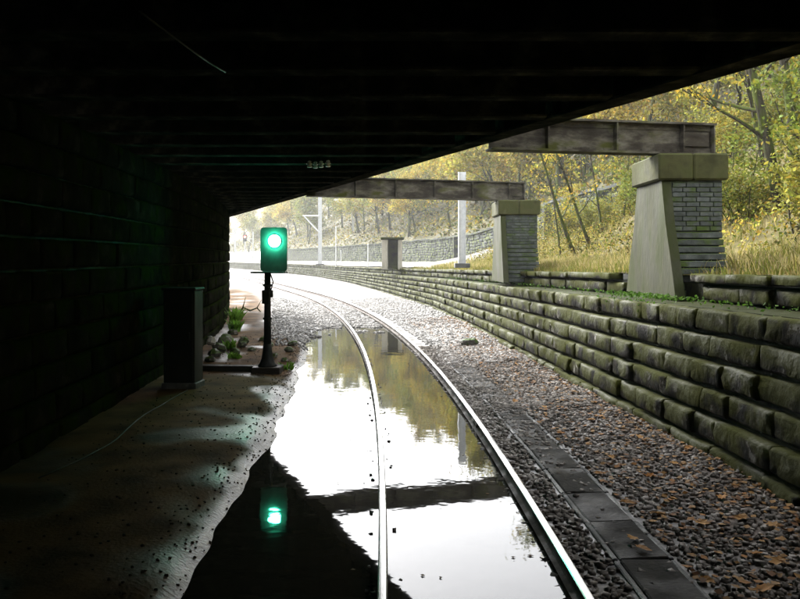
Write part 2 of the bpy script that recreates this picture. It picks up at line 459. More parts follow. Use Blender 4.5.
class Line:
    """smooth polyline x(y) (monotone in y) with arc-length sampling"""
    def __init__(s, pts):
        ys = np.array([p[1] for p in pts], float); xs = np.array([p[0] for p in pts], float)
        yy = np.arange(ys[0], ys[-1], 0.1)
        xx = np.interp(yy, ys, xs)
        k = 101; ker = np.hanning(k); ker /= ker.sum()
        pad = k // 2
        xp = np.concatenate([xx[0] + (np.arange(-pad, 0)) * (xx[1] - xx[0]), xx, xx[-1] + np.arange(1, pad + 1) * (xx[-1] - xx[-2])])
        s.y = yy; s.xv = np.convolve(xp, ker, 'valid')
    def x(s, y): return float(np.interp(y, s.y, s.xv))
    def t(s, y): return Vector((s.x(y + .3) - s.x(y - .3), .6, 0)).normalized()
    def pos(s, y, d=0.0, z=0.0):      # d to the right
        t = s.t(y); return Vector((s.x(y) + t.y * d, y - t.x * d, z))
WALL = Line([(4.14, -45), (4.12, 4), (4.03, 8.3), (3.88, 10.65), (3.56, 14.6), (3.06, 22.8), (2.5, 31.3), (1.5, 42.8), (-1.2, 60), (-5.3, 84), (-11.6, 112), (-32, 175), (-68, 275), (-140, 420)])
def wtop(y): return float(np.interp(y, [8, 24, 46, 90, 190, 400], [2.30, 2.10, 1.86, 1.52, 1.35, 1.3]))
def sbk(y): return float(np.interp(y, [20, 30], [.95, .62]))
ABUT = Line([(-4.6, -46), (-4.6, 8), (-4.78, 14), (-5.2, 20), (-5.95, 27), (-7.1, 34), (-8.15, 39), (-9.0, 42.5)])
DZ = 4.40                       # soffit of the bridge
EA, EB = Vector((3.8, 7.84, 0)), Vector((-8.04, 38.8, 0))
def edge_x(y): return EA.x + (EB.x - EA.x) * (y - EA.y) / (EB.y - EA.y)

# ------------------------------------------------------------------ ground
g = MB(); g.add([(-1500, -1500, -0.75), (1500, -1500, -0.75), (1500, 1500, -0.75), (-1500, 1500, -0.75)], [(0, 1, 2, 3)])
tag(g.build('ground', M_field), kind='structure')

def bed_z(o, y, fine=True):
    x, yy = cx(y) + o, y
    n1 = nz(x, yy, .55); n2 = nz(x, yy, 1.7, 4); n3 = nz(x, yy, 5, 8) if fine else 0
    dry = sstep(24.5, 31.5, y + 5.0 * n1 + 1.8 * n2)
    z = -0.30 + dry * 0.175
    if o > 0.35:
        r_ = sstep(0.42 + .06 * n2, 0.66, o)
        z = z * (1 - r_) + (-0.172) * r_
        r2 = sstep(1.15, 1.3, o)
        z += r2 * 0.03
        r3 = sstep(1.9, 3.3, o)
        z += r3 * (0.10 + .05 * n1)
    if o < -0.9:
        lm = -2.14 + 0.13 * n1 + 0.04 * n2
        r_ = sstep(lm + 0.22, lm - 0.55, o)
        zl = 0.0 + 0.05 * n1 + 0.012 * n2
        zl += 0.10 * sstep(27, 33, y) * sstep(-2.6, -3.6, o)
        z = z * (1 - r_) + zl * r_
    if y > 24: z -= .035 * sstep(24, 30, y) * (1 - sstep(.10, .22, abs(abs(o) - .7525)))
    k_ = .3 if o < -1.2 and y < 27 else 1
    z += k_ * (0.012 * n2 + (0.008 * n3 if fine else 0))
    return z

offs = np.unique(np.round(np.concatenate([np.arange(-9, -4, .4), np.arange(-4, -1.2, .1), np.arange(-1.2, 0.2, .1), np.arange(0.2, 1.4, .06), np.arange(1.4, 3.6, .12), np.arange(3.6, 9.1, .6)]), 3))
rows = np.concatenate([np.arange(-45, 3, 1.5), np.arange(3, 34, .13), np.arange(34, 60, .4), np.arange(60, 300, 4)])
V, Z = [], []
for y in rows:
    for o in offs:
        z = bed_z(o, y, 3 <= y < 36)
        p = tpos(y, o, z); V.append(p)
        n1 = nz(p.x, p.y, .9, 20); n2 = nz(p.x, p.y, .35, 31); n4 = nz(p.x * .6, p.y * .6 + .4 * p.x, 1.3, 44)
        dirt = sstep(-2.0, -2.5, o) * (1 - sstep(27, 31, y + 3 * n1))
        dirt = max(dirt, sstep(-3.4, -4.4, o) * (1 - sstep(60, 70, y)))
        wet = 0.0
        if o < -1.9: wet = max(sstep(-0.02, -0.09, z), sstep(0.12, 0.40, n4 + n2 * .5) * .8)
        if -3.3 < o < -1.9 and y < 14: wet = max(wet, .8 * sstep(-3.1, -2.5, o + .5 * n1) * sstep(-.15, .2, n4 + .3 * n1))
        elif o > 0.5: wet = 0.3 + .5 * sstep(0.0, .3, n1)
        if y > 38: wet *= .5
        brown = sstep(1.7, 2.5, o + .4 * n1) * (1 - .55 * sstep(22, 40, y + 4 * n2))
        Z.append((dirt, wet, brown))
nr, nc = len(rows), len(offs)
ii = (np.arange(nr - 1)[:, None] * nc + np.arange(nc - 1)[None, :]).ravel()
F = np.stack([ii, ii + 1, ii + nc + 1, ii + nc], 1)
tag(link('track_bed', np_mesh('track_bed', np.array([tuple(v) for v in V]), F, M_bed, np.array(Z), 'zone', smooth=True)), kind='structure')

# flood water, level just over the sleepers
WZ = -0.140
wv, wf = [], []
wy = list(np.arange(-45, 38.1, .5))
for y in wy: wv += [tpos(y, -3.3, WZ), tpos(y, 0.69, WZ)]
for i in range(len(wy) - 1): wf.append((2 * i, 2 * i + 1, 2 * i + 3, 2 * i + 2))
w = MB(); w.add(wv, wf)
tag(w.build('flood_water', M_water), kind='structure')

# upper terrace behind the right wall, hillside above it
def ter_z(y, d):
    t = wtop(y)
    n_ = nz(d * .3, y * .08, 1, 3)
    rise = 1.5 * (1 - sstep(48, 75, y)) + 0.5
    bankj = 2.4 * (1 - sstep(30, 35, y))
    z = t - 0.05 + rise * sstep(1.0, 10, d) + bankj * sstep(3.5, 10.8, d) + .12 * nz(d, y, .8, 9) * sstep(.5, 1.5, d)
    if d > 11:
        z = t + rise + 2.4 + (min(d, 34) - 11) * 0.72 + max(0, min(d, 66) - 34) * 0.52 + max(0, d - 66) * 0.12 + 1.6 * n_ * sstep(12, 20, d)
    return z
def ter_pos(y, d): 
    p = WALL.pos(y, d); p.z = ter_z(y, d); return p
dl = [0.42, 0.8, 1.2, 1.8, 2.5, 3.5, 4.5, 6, 7.5, 9, 10.4]
ys_ = list(np.arange(-20, 60, 1.0)) + list(np.arange(60, 380, 4.0))
def sheet(name, dlist, m_, y0=-99, kind='structure', ylist=ys_, dz=0):
    ylist = [y for y in ylist if y >= y0]
    v = []
    for y in ylist:
        for d in dlist:
            p = ter_pos(y, max(d, sbk(y) + .14 + d * .03)); p.z += dz; v.append(tuple(p))
    nr_, nc_ = len(ylist), len(dlist)
    i_ = (np.arange(nr_ - 1)[:, None] * nc_ + np.arange(nc_ - 1)[None, :]).ravel()
    o = link(name, np_mesh(name, np.array(v), np.stack([i_, i_ + 1, i_ + nc_ + 1, i_ + nc_], 1), m_, smooth=True))
    tag(o, kind=kind); return o
sheet('grass_terrace', dl, M_grassground)
sheet('hillside', [11.02, 12, 14, 17, 20, 24, 28, 33, 38, 44, 52, 60, 68, 80, 100, 130], M_hill)
sheet('upper_track_bed', [1.4, 2.2, 3, 4, 5.5, 7, 8], M_gravel_upper, y0=47, dz=0.09)
# bank on the left beyond the bridge, and ground over the left abutment
lv = []; lys = list(np.arange(40.5, 300, 6)); lds = [0, 2, 5, 10, 18, 30, 50, 80]
for y in lys:
    for d in lds:
        p = tpos(y, -7.2 - d, -0.05 + .45 * max(0, d - .5) * (1 if d < 35 else .75) + .5 * nz(d, y, .13)) if d else tpos(y, -7.2, -.2)
        lv.append(tuple(p))
i_ = (np.arange(len(lys) - 1)[:, None] * len(lds) + np.arange(len(lds) - 1)[None, :]).ravel(); nc_ = len(lds)
tag(link('left_bank', np_mesh('left_bank', np.array(lv), np.stack([i_ + 1, i_, i_ + nc_, i_ + nc_ + 1], 1), M_hill, smooth=True)), kind='structure')

# ------------------------------------------------------------------ rock-faced blocks
def block_proto(name, m_, seed, bulge=0.10, nx=8, nz_=5):
    """unit block, x along the wall (-.5...5), y out of the wall (front at 0 -> negative), z 0..1"""
    r_ = random.Random(seed)
    b = MB(); grid = []
    for j in range(nz_):
        for i in range(nx):
            u = i / (nx - 1); v_ = j / (nz_ - 1)
            u = 0.5 - 0.5 * math.cos(math.pi * u) * (1.0); v_ = 0.5 - .5 * math.cos(math.pi * v_)
            e = min(1, min(u, 1 - u) * 5) * min(1, min(v_, 1 - v_) * 4)
            edge = i in (0, nx - 1) or j in (0, nz_ - 1)
            top_ = j in (0, nz_ - 1); side_ = i in (0, nx - 1)
            f_ = .5 + .5 * mnoise.noise((u * 2.6 + seed * 7.3, v_ * 1.7, seed)) + .45 * mnoise.noise((u * 6.5, v_ * 4 + seed * 3.1, seed))
            tilt = .35 * math.sin(seed * 1.7) * (u - .5)
            y = -bulge * max(0.05, f_ + tilt) * (.10 if top_ else 1.0) * (.55 if side_ else 1.0)
            ux = -.5 + u; vz = v_
            if not edge: ux += r_.uniform(-.02, .02); vz += r_.uniform(-.03, .03)
            else:
                cu = .018; 
                if i in (0, nx - 1): ux -= math.copysign(cu * r_.random(), ux)
                if j == 0: vz += .04 * r_.random()
                if j == nz_ - 1: vz -= .05 * r_.random()
            grid.append((ux, y, vz))
    fs_ = []
    for j in range(nz_ - 1):
        for i in range(nx - 1):
            a = j * nx + i; fs_.append((a, a + 1, a + nx + 1, a + nx))
    b.add(grid, fs_)
    rim = [i for i in range(nx)] + [j * nx + nx - 1 for j in range(1, nz_)] + [(nz_ - 1) * nx + i for i in range(nx - 2, -1, -1)] + [j * nx for j in range(nz_ - 2, 0, -1)]
    o = len(b.v); k = len(rim)
    for q in rim:
        x, y, z = b.v[q]; b.v.append((x, 1.0, z))
    for q in range(k):
        b.f.append((rim[(q + 1) % k], rim[q], o + q, o + (q + 1) % k)); b.mi.append(0)
    return smoothed(b.mesh(name, m_))
def place_matrix(p, t, L, D, H):
    """x along t, y = into the wall (right of t for the right wall)"""
    tx = Vector((t.x, t.y, 0)).normalized()
    ny = Vector((tx.y, -tx.x, 0))
    m_ = Matrix(((tx.x * L, ny.x * D, 0, p.x), (tx.y * L, ny.y * D, 0, p.y), (0, 0, H, p.z), (0, 0, 0, 1)))
    return m_
def joined(name, items, m_, parent):
    """items: (mesh, matrix) -> one mesh"""
    b = MB()
    cache = {}
    for me, mx in items:
        if me.name not in cache:
            cache[me.name] = ([v.co.copy() for v in me.vertices], [tuple(p.vertices) for p in me.polygons])
        vs_, fs_ = cache[me.name]
        flip = mx.determinant() < 0
        b.add([mx @ v for v in vs_], [f[::-1] for f in fs_] if flip else fs_)
    return tag(b.build(name, m_, parent, smooth=True), kind='stuff')

# --- right retaining wall: six battered courses, a ledge, a set-back course and a coping
rw = tag(empty('retaining_wall', (WALL.x(8), 8, -0.2)), 'long mossy rock-faced stone retaining wall along the right of the track', 'wall')
rw_inv = Matrix.Translation(rw.location).inverted()
protos = [block_proto('wall_stone', M_stone, 100 + i, bulge=.6) for i in range(14)]
capp = [block_proto('coping_stone', M_stone, 200 + i, bulge=.10) for i in range(4)]
cands = []
rr = random.Random(3)
for c in range(8):
    y = -12.0 + rr.random()
    while y < 250:
        L = rr.uniform(.6, 1.5) if c < 7 else rr.uniform(.9, 1.5)
        if y > 60: L *= 1.5
        t = WALL.t(y + L / 2); top = wtop(y + L / 2)
        base = -0.22; lower = (top - 0.46 - base) / 6
        if c < 6: z0 = base + c * lower; h = lower; d = 0.055 * c
        elif c == 6: z0 = top - .46; h = .27; d = sbk(y) + .1
        else: z0 = top - .185; h = .18; d = sbk(y) - .02
        d += rr.uniform(-.035, .04)
        Lx = L / abs(t.y) if t.y else L
        p = WALL.pos(y + L / 2, d, z0 + .012)
        pr = rr.choice(protos if c < 7 else capp)
        dep = .14 if c < 7 else .30
        mx = place_matrix(p, t, -(L - .012), dep, h - .040)
        if c >= 6 and 12.95 < y + L / 2 < 16.6: y += L; continue
        # mirror so that the rock face looks toward the track
        cands.append((y, pr, mx, c)); y += L
vis = [q for q in cands if 6.5 < q[0]]
near = set(id(q) for q in sorted(vis, key=lambda q: q[0])[:296])
far = []
for q in cands:
    if id(q) in near:
        o = link('coping_stone' if q[3] == 7 else 'stone', q[1], rw); o.matrix_local = rw_inv @ q[2]
    else: far.append((q[1], rw_inv @ q[2]))
joined('stonework', far, M_stone, rw)
core = MB(); prev = None
yc = list(np.arange(-14, 60, 1.0)) + list(np.arange(60, 252, 4.0))
prof = lambda y: [(.10, -.6), (.10, -.22), (.42, wtop(y) - .49), (sbk(y) + .18, wtop(y) - .475), (sbk(y) + .18, wtop(y) - .19), (1.6, wtop(y) - .19), (1.6, -.6)]
for y in yc:
    ring = [tuple(WALL.pos(y, d, z) - rw.location) for d, z in prof(y)]
    o = len(core.v); core.v += ring; k = len(ring)
    if prev is not None:
        for j in range(k):
            core.f.append((prev + j, prev + (j + 1) % k, o + (j + 1) % k, o + j)); core.mi.append(0)
    prev = o
core.build('core', M_core, rw)

# --- left bridge abutment
la = tag(empty('bridge_abutment', (ABUT.x(20), 20, -0.2)), 'sooty stone abutment wall carrying the dark bridge on the left', 'wall')
la_inv = Matrix.Translation(la.location).inverted()
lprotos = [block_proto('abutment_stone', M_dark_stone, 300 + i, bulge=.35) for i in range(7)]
cands = []
H = (DZ + 0.2) / 11
for c in range(11):
    y = -44 + rr.random()
    while y < 38.6:
        L = rr.uniform(.75, 1.25) if y > 4 else rr.uniform(1.2, 2.0)
        L = min(L, 38.95 - y)
        if L < .25: break
        t = ABUT.t(y + L / 2)
        p = ABUT.pos(y + L / 2, rr.uniform(-.025, .025), -.2 + c * H + .012)
        mx = place_matrix(p, t, L - .02, -.16, H - .026)
        cands.append((y, rr.choice(lprotos), mx)); y += L
near = set(id(q) for q in sorted(cands, key=lambda q: -q[0])[:296])
far = []
for q in cands:
    if id(q) in near:
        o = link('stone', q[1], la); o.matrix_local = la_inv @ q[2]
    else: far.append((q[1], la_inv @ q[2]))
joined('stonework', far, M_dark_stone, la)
core = MB(); prev = None
for y in list(np.arange(-46, 38.7, 1.0)) + [38.85]:
    ring = [tuple(ABUT.pos(y, -d, z) - la.location) for d, z in ((.12, -.6), (.12, DZ), (2.6, DZ), (2.6, -.6))]
    o = len(core.v); core.v += ring
    if prev is not None:
        for j in range(4):
            core.f.append((prev + (j + 1) % 4, prev + j, o + j, o + (j + 1) % 4)); core.mi.append(0)
    prev = o
core.f.append(tuple(prev + j for j in range(4))); core.mi.append(0)
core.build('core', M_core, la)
# end face of the abutment: quoins, one per course
for c in range(11):
    t = ABUT.t(38.9); L = .9 if c % 2 else 1.35
    p = ABUT.pos(38.96, -L / 2 + .0, -.2 + c * H + .012)
    tq = Vector((-t.y, t.x, 0)) * -1
    mx = place_matrix(p, -tq, L, -.16, H - .026)
    o = link('quoin', rr.choice(lprotos), la); o.matrix_local = la_inv @ mx

# ------------------------------------------------------------------ bridge
br = tag(empty('bridge', (0, 10, DZ)), 'dark skew iron bridge spanning overhead with ribbed underside', 'bridge')
BL = br.location
ys0 = -45.0
slab = MB()
eb = Vector((edge_x(41.5), 41.5, 0))
xr = 9.0
ysr = EA.y + (xr - EA.x) / (EB.x - EA.x) * (EB.y - EA.y)
poly = [(-12.0, ys0), (xr, ys0), (xr, ysr), (eb.x, eb.y), (-12.0, 41.5)]
z0, z1 = DZ + .42, DZ + 1.3
n_ = len(poly)
slab.add([(x - BL.x, y - BL.y, z0 - BL.z) for x, y in poly] + [(x - BL.x, y - BL.y, z1 - BL.z) for x, y in poly],
         [tuple(reversed(range(n_))), tuple(range(n_, 2 * n_))] + [(i, (i + 1) % n_, n_ + (i + 1) % n_, n_ + i) for i in range(n_)])
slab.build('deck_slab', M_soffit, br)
def girder_mesh(name, L, h, fw, mats, stiff=(), web=.02, ft=.03, mi_f=0):
    """I-girder along +x from 0 to L, bottom at z=0"""
    b = MB()
    b.box((L / 2, 0, ft / 2), (L, fw, ft)); b.box((L / 2, 0, h - ft / 2), (L, fw, ft))
    b.box((L / 2, 0, h / 2), (L, web, h - 2 * ft))
    # riveted angles
    for sy in (-1, 1):
        for zz, hh in ((ft + .045, .09), (h - ft - .045, .09)):
            b.box((L / 2, sy * (web / 2 + .011), zz), (L - .004, .022, hh))
    for sx in stiff:
        for sy in (-1, 1): b.box((sx, sy * (fw / 2 - .035) / 2 + sy * .017, h / 2), (.025, fw / 2 - .035, h - 2 * ft - .004))
    return b.mesh(name, mats)
# edge girder along the skew edge
ed = (EB - EA).normalized()
e0 = EA - ed * 12.0
Ltot = 46.8
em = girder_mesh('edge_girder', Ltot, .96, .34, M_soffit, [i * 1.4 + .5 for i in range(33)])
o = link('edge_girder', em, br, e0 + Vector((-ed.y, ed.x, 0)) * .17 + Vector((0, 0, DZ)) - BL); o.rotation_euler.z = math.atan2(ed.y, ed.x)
# cross girders
y = -43.2
while y < 38:
    xa = ABUT.x(y) - .25; xb = min(edge_x(y) - .42, xr - .2)
    if xb - xa > .8:
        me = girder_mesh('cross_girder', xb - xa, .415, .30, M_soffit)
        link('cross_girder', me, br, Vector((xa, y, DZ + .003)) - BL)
    y += 1.4
# right-hand support of the bridge, behind the viewpoint's right edge
ra = tag(empty('bridge_abutment', (5.2, 1, 2.0)), 'stone block abutment under the bridge above the right retaining wall', 'wall')
for c in range(5):
    for k in range(14):
        yy = -21 + k * 1.9 + (c % 2) * .6
        if yy > 5.0: continue
        o = link('stone', lprotos[(c * 3 + k) % 7], ra)
        o.matrix_local = Matrix.Translation(-ra.location) @ place_matrix(Vector((5.0, yy, 2.1 + c * .46)), Vector((0, 1, 0)), -1.86, .2, .44)
b = MB(); b.box((.7, -8.6, 1.2), (1.5, 27, 2.395)); b.build('core', M_core, ra)

# old girders left standing on the piers
def old_girder(pa, pb, z, h, label, sx_end):
    d = Vector(pb) - Vector(pa); L = d.length
    t = tag(empty('steel_girder', (pa[0], pa[1], z), math.atan2(d.y, d.x)), label, 'girder', 'old girders on piers')
    link('beam', girder_mesh('beam', L, h, .36, M_steel, [L - sx_end, L - .03] + [L - sx_end - 1.25 * k for k in range(1, 5) if L - sx_end - 1.25 * k > .2], ft=.035), t)
    # bolted cover plate and rivets over the bearing
    b = MB()
    for sy in (-1, 1):
        b.box((L - sx_end / 2 - .03, sy * .06, h * .5), (sx_end - .12, .02, h - .32))
    b.build('cover_plate', M_steel, t)
    rv = MB()
    for k in range(int((L - .2) / .14)):
        for zz in (.08, h - .08):
            rv.lathe([(.016, 0), (.012, .010)], (L - .1 - k * .14, -.0325, zz), 6, axis='Y') if False else rv.box((L - .1 - k * .14, -.037, zz), (.026, .012, .026))
    tag(rv.build('rivets', M_steel, t), kind='stuff')
    b = MB(); b.box((L - .5, 0, -.012), (.8, .5, .022)); b.build('bearing_plate', M_steel, t)
    return t
old_girder((1.5, 13.83), (5.55, 14.62), 4.275, .56, 'rusty steel girder on the nearer and larger brick pier', .62)
old_girder((-2.75, 24.2), (3.95, 26.25), 4.275, .60, 'rusty steel girder reaching the farther brick pier', .55)

# ------------------------------------------------------------------ brick piers with battered ends
def pier(x0, x1, y0, y1, zb, zt, flare, label, cap=.46, group='brick girder piers', courses=9):
    cxm, cym = (x0 + x1) / 2, (y0 + y1) / 2
    t = tag(empty('girder_pier', (cxm, cym, zb)), label, 'pier', group)
    H_ = zt - zb - cap; a = (x1 - x0) / 2; d = (y1 - y0) / 2
    b = MB()   # concrete buttress face toward the track, flaring to its foot
    th = .16
    for k, (za, zb_, fa, fb) in enumerate([(0, H_ * .3, flare, flare * .68), (H_ * .3, H_ * .62, flare * .68, flare * .3), (H_ * .62, H_, flare * .3, 0)]):
        b.hexa([(-a, -d - fa, za), (-a + th, -d - fa, za), (-a + th, d + fa, za), (-a, d + fa, za),
                (-a, -d - fb, zb_), (-a + th, -d - fb, zb_), (-a + th, d + fb, zb_), (-a, d + fb, zb_)])
    b.build('track_face', M_concrete, t)
    # brick body: plain upper part, stepped courses below
    zs = H_ * .56
    b = MB(); b.box(((th) / 2 + .002, 0, (zs + H_) / 2), (2 * a - th - .004, 2 * d - .03, H_ - zs))
    b.build('brick_body', M_brick, t)
    b = MB(); b.box(((th) / 2 + .002, 0, zs / 2), (2 * a - th - .09, 2 * d - .06, zs - .002))
    b.build('brick_core', M_core, t)
    ch = zs / courses
    me = None
    for k in range(courses):
        f_ = flare * .55 * (1 - (k + .5) / courses)
        zc = (k + .5) * ch
        b = MB(); 
        w_ = 2 * a - th - .006 + f_ * .10
        b.box(((th) / 2 + .003 + f_ * .05, 0, zc), (w_, 2 * d - .01 + 2 * f_ - .012 * (k % 2), ch * .86), bevel=.012)
        b.build('brick_course', M_brick, t)
    # bricks of the plain upper part
    nb = max(3, int((H_ - zs) / .085)); bw = .235
    bm = bpy.data.meshes.get('pier_brick')
    if bm is None:
        q = MB(); q.box((0, 0, 0), (bw - .012, .05, .073), bevel=.006); bm = q.mesh('pier_brick', M_brick)
    rows_ = int((H_ - zs - .02) / .083)
    for k in range(rows_):
        xx = -a + th + .02 + (bw / 2 if k % 2 else bw * .25)
        while xx < a + bw / 2:
            xl, xh = max(xx - bw / 2, -a + th + .012), min(xx + bw / 2, a - .004)
            if xh - xl > .05:
                o = link('brick', bm, t, ((xl + xh) / 2, -d + .004, zs + .05 + k * .083)); o.scale.x = (xh - xl) / bw
            xx += bw
    # cap of two stones
    for sgn in (-1, 1):
        q = MB(); q.box((sgn * (a + .08) / 2, 0, H_ + cap / 2), (a + .075, 2 * d + .2, cap - .004), bevel=.03)
        q.build('cap_stone', M_capstone, t)
    return t
pier(4.48, 5.52, 14.05, 15.5, 1.80, 4.25, .72, 'nearest and largest brick pier with concrete side holding the near girder')
pier(3.10, 4.24, 25.3, 26.95, 1.72, 4.25, .75, 'middle brick pier holding up the end of the farther girder')
ht = tag(empty('concrete_hut', (-.55, 57.0, wtop(57) - .1)), 'small open concrete hut with dark opening on the far wall top', 'hut')
b = MB(); b.box((-.50, 0, 1.02), (.40, 1.2, 2.05), bevel=.02); b.build('side_wall', M_hutwall, ht)
b = MB(); b.box((.56, 0, 1.02), (.28, 1.2, 2.05), bevel=.02); b.build('side_wall', M_hutwall, ht)
b = MB(); b.box((.06, .52, 1.02), (.70, .14, 2.05)); b.build('back_wall', M_core, ht)
b = MB(); b.box((.03, -.03, 2.13), (1.60, 1.4, .17), bevel=.02); b.build('roof', M_core, ht)
b = MB(); b.box((.06, -.1, .12), (.70, .9, .2)); b.build('floor_slab', M_core, ht)

# ------------------------------------------------------------------ track
tr = tag(empty('railway_track', (0.645, 3, -.16)), 'curving railway track with polished rails, half under flood water', 'railway track')
TL = tr.location
prof_r = [(-.07, -.160), (.07, -.160), (.07, -.150), (.018, -.132), (.0085, -.115), (.0085, -.050), (.033, -.038), (.035, -.010), (.026, -.0015), (.012, 0), (-.012, 0), (-.026, -.0015), (-.035, -.010), (-.033, -.038), (-.0085, -.050), (-.0085, -.115), (-.018, -.132), (-.07, -.150)]
tops = {7, 8, 9, 10, 11}
ry = list(np.arange(-44, 64, .8)) + list(np.arange(64, 300, 6))
for side in (-1, 1):
    b = MB(); prev = None; k = len(prof_r)
    for y in ry:
        o_ = len(b.v); b.v += [tuple(tpos(y, side * .7525 + x, z) - TL) for x, z in prof_r]
        if prev is not None:
            for j in range(k):
                b.f.append((prev + j, prev + (j + 1) % k, o_ + (j + 1) % k, o_ + j)); b.mi.append(1 if j in tops else 0)
        prev = o_
    b.build('rail', [M_rail_side, M_rail_top], tr)
sb = MB(); sb.box((0, 0, -.065), (2.55, .25, .13), bevel=.012); sme = sb.mesh('sleeper', M_sleeper)
pb_ = MB()
pb_.box((0, 0, .008), (.34, .17, .016), bevel=.004)
for sx in (-1, 1):
    pb_.box((sx * .085, 0, .011), (.03, .15, .020), bevel=.004)
    pb_.box((sx * .135, 0, .011), (.035, .035, .02), bevel=.006)
pme = pb_.mesh('rail_chair', M_plate)
y = 3.2
while y < 100:
    t = tdir(y); rz = math.atan2(t.y, t.x) - math.pi / 2
    o = link('sleeper', sme, tr, tpos(y, random.uniform(-.02, .02), -.166) - TL); o.rotation_euler.z = rz + random.uniform(-.008, .008)
    if y < 34:
        for side in (-1, 1):
            o = link('rail_chair', pme, tr, tpos(y, side * .7525, -.1655) - TL); o.rotation_euler.z = rz
    y += .66
# rail joint
for side in (-1, 1):
    b = MB()
    for s2 in (-1, 1): b.box((s2 * .026, 0, -.08), (.03, .5, .06), bevel=.008)
    o = b.build('fishplate', M_rail_side, tr); o.location = tpos(12.4 + side * .2, side * .7525) - TL; o.rotation_euler.z = math.atan2(tdir(12.4).y, tdir(12.4).x) - math.pi / 2

# ------------------------------------------------------------------ cable trough along the right rail
ct = tag(empty('cable_trough', (cx(3) + 1.48, 3, -.15)), 'sunken cable trough with dark wet lids beside the right rail', 'cable trough')
CT = ct.location
lm = MB(); lm.box((0, 0, -.03), (.43, .985, .06), bevel=.012); lme = lm.mesh('lid', M_lid)
km = MB(); km.box((0, 0, -.06), (.045, .99, .13), bevel=.01); kme = km.mesh('trough_side', M_kerb)
y = 2.5
while y < 20:
    t = tdir(y); rz = math.atan2(t.y, t.x) - math.pi / 2
    o = link('lid', lme, ct, tpos(y, 1.485, -.112 + random.uniform(-.012, .006)) - CT)
    o.rotation_euler = (random.uniform(-.012, .012), random.uniform(-.03, .03), rz + random.uniform(-.025, .025))
    for off in (1.243, 1.727):
        o = link('trough_side', kme, ct, tpos(y, off, -.128 + random.uniform(-.006, .006)) - CT); o.rotation_euler.z = rz
    y += 1.0

# ------------------------------------------------------------------ signal
SX, SY = -2.86, 17.7
sz0 = bed_z(SX - cx(SY), SY) - .01
sg = tag(empty('railway_signal', (SX, SY, sz0)), 'green-lit railway colour light signal on a black post beside the water', 'signal')
b = MB(); b.box((0, 0, .06), (.62, .62, .16), bevel=.02)
b.build('foundation', M_timber, sg)
b = MB(); b.lathe([(.21, .14), (.20, .17), (.17, .20), (.13, .30), (.105, .46), (.092, .62)], (0, 0, 0), 16); b.build('base_casting', M_black, sg, True)
b = MB(); b.tube([(0, 0, .5), (0, 0, 1.2), (0, 0, 2.14)], [.085, .075, .068], 16); post = b.build('post', M_black, sg, True)
for zz, rr_, hh in ((1.14, .10, .05), (1.62, .125, .16), (1.86, .105, .05)):
    b = MB(); b.lathe([(rr_ * .85, 0), (rr_, .012), (rr_, hh - .012), (rr_ * .85, hh)], (0, 0, zz), 14); b.build('collar', M_black, post, True)
b = MB(); b.box((-.02, -.11, 1.62), (.16, .05, .26), bevel=.01); b.build('junction_box', M_black, sg)
b = MB(); b.box((.04, -.02, 2.16), (.74, .44, .035), bevel=.008); b.build('mounting_plate', M_black, sg)
# head housing with rounded face plate
HX = .15
b = MB(); b.box((HX, .06, 2.645), (.46, .26, .86), bevel=.03); b.build('housing', M_black, sg)
def round_rect(w_, h_, r_, n_=6):
    pts = []
    for qx, qz, a0 in ((1, -1, -90), (1, 1, 0), (-1, 1, 90), (-1, -1, 180)):
        for k in range(n_ + 1):
            a = R(a0 + 90 * k / n_)
            pts.append((qx * (w_ / 2 - r_) + r_ * math.cos(a), qz * (h_ / 2 - r_) + r_ * math.sin(a)))
    return pts
rp = round_rect(.575, .95, .075)
b = MB(); n_ = len(rp)
b.add([(x + HX, -.10, z + 2.655) for x, z in rp] + [(x + HX, -.07, z + 2.655) for x, z in rp],
      [tuple(range(n_)), tuple(reversed(range(n_, 2 * n_)))] + [((i + 1) % n_, i, n_ + i, n_ + (i + 1) % n_) for i in range(n_)])
face = b.build('face_plate', M_plateface, sg)
LX, LZ = .17, 2.835
b = MB()   # bezel
b.lathe([(.150, -.101), (.150, -.112), (.138, -.118), (.136, -.101)], (LX, 0, LZ), 28, axis='Y'); b.build('bezel', M_black, face, True)
b = MB()
b.lathe([(.134, -.112), (.128, -.128), (.105, -.146), (.07, -.160), (.03, -.167), (.004, -.168)], (LX, -.02, LZ), 28, axis='Y'); lens = b.build('lens', M_lens, sg, True)
b = MB(); b.tube([(.06, -.02, 2.15), (.13, -.05, 1.95), (.09, -.06, 1.8), (.04, -.1, 1.72)], .014, 7); b.build('cable', M_black, sg, True)

# ------------------------------------------------------------------ cabinet by the left wall
cb = tag(empty('equipment_cabinet', (-4.12, 15.6, 0), R(-4)), 'dark upright equipment cabinet against the left bridge wall', 'cabinet')
b = MB(); b.box((0, 0, .05), (.66, .56, .14), bevel=.015); b.build('plinth', M_kerb, cb)
b = MB(); b.box((0, 0, .98), (.60, .50, 1.74), bevel=.015); b.build('body', M_cab, cb)
b = MB(); b.box((0, -.01, 1.875), (.66, .57, .05), bevel=.015); b.build('roof', M_cab, cb)
b = MB(); b.box((0, -.258, .98), (.53, .018, 1.62), bevel=.006); dr = b.build('door', M_cab, cb)
b = MB(); b.box((.20, -.285, 1.0), (.025, .03, .14), bevel=.006); b.build('handle', M_black, dr)
for zz in (.4, 1.55):
    b = MB(); b.tube([(-.262, -.272, zz - .05), (-.262, -.272, zz + .05)], .011, 7); b.build('hinge', M_black, dr)
